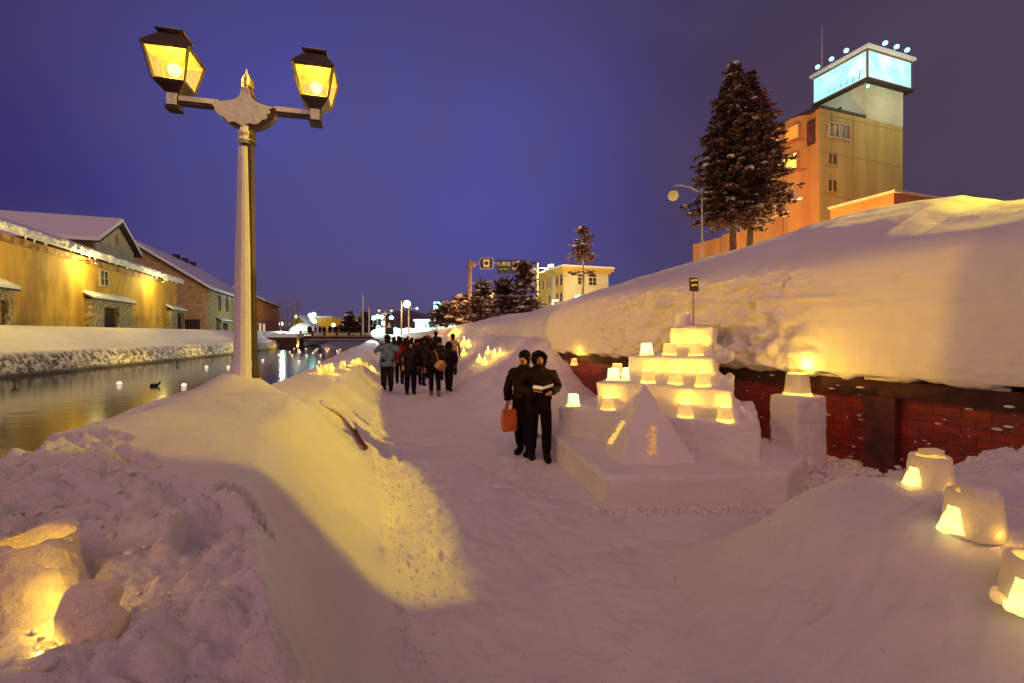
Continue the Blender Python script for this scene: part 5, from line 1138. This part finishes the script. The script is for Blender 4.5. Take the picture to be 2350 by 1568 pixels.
for i, (u, v_, col) in enumerate(((843, 742, 'sodium_star'), (857, 730, 'cyan_star'), (866, 727, 'cyan_star'), (876, 728, 'cyan_star'), (888, 748, 'cyan_star'), (880, 742, 'cyan_star'), (898, 730, 'cyan_star'), (868, 752, 'cyan_star'), (852, 747, 'sodium_star'), (712, 724, 'cyan_star'), (720, 722, 'cyan_star'), (716, 731, 'cyan_star'), (721, 738, 'cyan_star'), (681, 727, 'sodium_star'), (645, 743, 'sodium_star'), (765, 746, 'sodium_star'), (790, 745, 'sodium_star'), (810, 750, 'sodium_star'), (826, 743, 'sodium_star'))):
    Y = 118 if i < 9 else 128
    far_lamp(u, v_, Y, 'tiny white or yellow town light beyond the bridge', (u+.3, v_), col, name='town_light', cat='lamp', hr_=.22 if col == 'sodium_star' else .26).__setitem__('group', 'town lights beyond the bridge')
# ---------------------------------------------------------------- far buildings and lit ground
def block(name, label, u0, u1, vt, Y, m_, depth=8, cat='building', roof=True, base=1.0, gable=False):
    x0 = (u0-UC)/F*Y; x1 = (u1-UC)/F*Y; zt_ = CAMH+(HZ-vt)/F*Y; o = thing(name, label, cat, ((x0+x1)/2, Y, base)); w_ = (x1-x0)/2; h = zt_-base
    MB().box((-w_, 0, 0), (w_, depth, h if not gable else h*.6)).build('wall', m_, o)
    if gable: MB().rings([[(-w_-.3, -.3, h*.6), (w_+.3, -.3, h*.6), (0, -.3, h+.2)], [(-w_-.3, depth, h*.6), (w_+.3, depth, h*.6), (0, depth, h+.2)]]).build('roof', m_, o); MB().rings([[(-w_-.5, -.4, h*.6), (0, -.4, h+.1), (0, -.4, h+.5), (-w_-.5, -.4, h*.6+.4)], [(-w_-.5, depth, h*.6), (0, depth, h+.1), (0, depth, h+.5), (-w_-.5, depth, h*.6+.4)]]).rings([[(0, -.4, h+.1), (w_+.5, -.4, h*.6), (w_+.5, -.4, h*.6+.4), (0, -.4, h+.5)], [(0, depth, h+.1), (w_+.5, depth, h*.6), (w_+.5, depth, h*.6+.4), (0, depth, h+.5)]]).build('roof_snow', roofsnow, o)
    elif roof: MB().box((-w_-.2, -.2, h+.01), (w_+.2, depth+.2, h+.4)).build('roof_snow', roofsnow, o)
    return o, w_, h
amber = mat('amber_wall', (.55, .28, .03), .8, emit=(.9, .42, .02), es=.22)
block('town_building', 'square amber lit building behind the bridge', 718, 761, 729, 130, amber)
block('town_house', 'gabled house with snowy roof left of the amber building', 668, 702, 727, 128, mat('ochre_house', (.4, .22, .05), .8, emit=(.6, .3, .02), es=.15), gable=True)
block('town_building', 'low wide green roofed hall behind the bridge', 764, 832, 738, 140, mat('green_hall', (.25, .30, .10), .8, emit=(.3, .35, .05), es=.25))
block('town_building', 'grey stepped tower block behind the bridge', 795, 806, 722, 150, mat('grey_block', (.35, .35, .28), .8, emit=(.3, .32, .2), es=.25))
o, w_, h = block('lit_shop', 'brightly lit shop front beneath the snowy pines', 1000, 1072, 738, 50, mat('shop_wall', (.5, .5, .4), .7))
for k_ in range(4): MB().box((-w_+.3+k_*w_*.5, -.05, .9), (-w_+.3+k_*w_*.5+w_*.36, -.001, h-.5)).build('window', M['cyan_lamp'], o)
light('shop_light', (0, -3, 1.8), 400, (.6, 1, .9), o, .3)
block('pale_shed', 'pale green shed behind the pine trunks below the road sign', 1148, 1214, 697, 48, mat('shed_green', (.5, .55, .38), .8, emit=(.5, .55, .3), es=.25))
block('town_building', 'dark shaded building left of the corner building', 1216, 1240, 688, 70, mat('dark_block', (.06, .03, .03), .8))
o, w_, h = block('lit_station', 'low pale station building with a white frame beyond the lit snow', 952, 985, 738, 78, mat('station', (.6, .62, .5), .7))
mb = MB().box((-w_*.2, -3, h-1.0), (w_*1.0, -2.8, h-.7)).box((w_*.85, -3, 0), (w_*1.0, -2.8, h-.7)); mb.build('canopy', wm, o)
light('canopy_light', (0, -6, 3.2), 2200, (.55, 1, .95), o, .4); light('canopy_light', (-6, -8, 3.2), 2200, (.55, 1, .95), o, .4)  # building and these open-air lights are added to brighten the snow ridge
sx0 = (1010-UC)/F*66; bb = thing('billboard', 'square glowing cyan billboard above the shop', 'billboard', (sx0, 66, 1.5))
MB().box((-.12, 0, 0), (.12, .3, 4)).build('post', wm, bb); MB().box((-.98, -.1, (HZ-712)/F*66+.4), (.98, .3, (HZ-692)/F*66+.4)).build('cabinet', dark, bb); MB().box((-.92, -.14, (HZ-711.5)/F*66+.42), (.92, -.101, (HZ-692.5)/F*66+.38)).build('lit_face', M['cyan_lamp'], bb)
sn2 = thing('boxed_sign', 'small dark framed sign with a pale triangle beside the far path', 'sign', ((893-UC)/F*56, 56, 1.9))
MB().box((-.55, 0, 0), (.55, .1, (HZ-733)/F*56)).build('board', dark, sn2); MB().add([(-.3, -.02, .85), (.3, -.02, .85), (0, -.02, 1.5)], [(0, 1, 2)]).build('triangle', whm, sn2)
mb = MB()
for k_ in range(14): mb.ico(((870+k_*9.5-UC)/F*74, 74+math.sin(k_)*.6, 2.0), 1.1, 2, (1.3, 1, .9+.15*math.sin(k_*2.1)))
rd = snowform('snow_ridge', mb, roofsnow, None, .2, .1, 1, 3); tag(rd, kind='structure')
# snow dome
dm = thing('snow_dome', 'large white floodlit snow dome left of the bridge', 'snow mound', (at(703, 0, 116).x, 116, 1.2))
mb = MB().ico((0, 0, .4), 3.6, 3, (1.25, 1, .95)); snowform('dome', mb, roofsnow, dm, .3, .15, .8, 2); light('dome_light', (-2, -8, 3), 2600, (.75, 1, .75), dm, .3)
# distant ridge
pts_h = []
for i in range(61):
    a = -1+2*i/60; hgt_ = 26+18*math.sin(i*.35)+9*math.sin(i*.9)+ (22 if 24 < i < 34 else 0); pts_h.append((a*900, hgt_))
V = []; Fh = []
for k_, (x, h_) in enumerate(pts_h):
    V += [(x, 760, -5), (x, 820, h_*.55), (x, 950, h_), (x, 1250, -5)]
for k_ in range(60):
    for j in range(3): a = k_*4+j; Fh.append((a, a+4, a+5, a+1))
tag(meshobj('hills', V, Fh, mat('hill', (.10, .08, .09), .9, (.2, .2, .22), .02), None, True), kind='structure')
# cable
cb_ = thing('overhead_cable', 'thin cable crossing the sky beyond the lamp post', 'cable', (0, 0, 0))
a = at(560, 662, 90); b2_ = at(960, 712, 90); MB().tube([a.lerp(b2_, k_/16)+Vector((0, 0, -1.1*math.sin(PI*k_/16))) for k_ in range(17)], .028, 4).build('wire', mat('wire', (.35, .3, .35), .6), cb_)
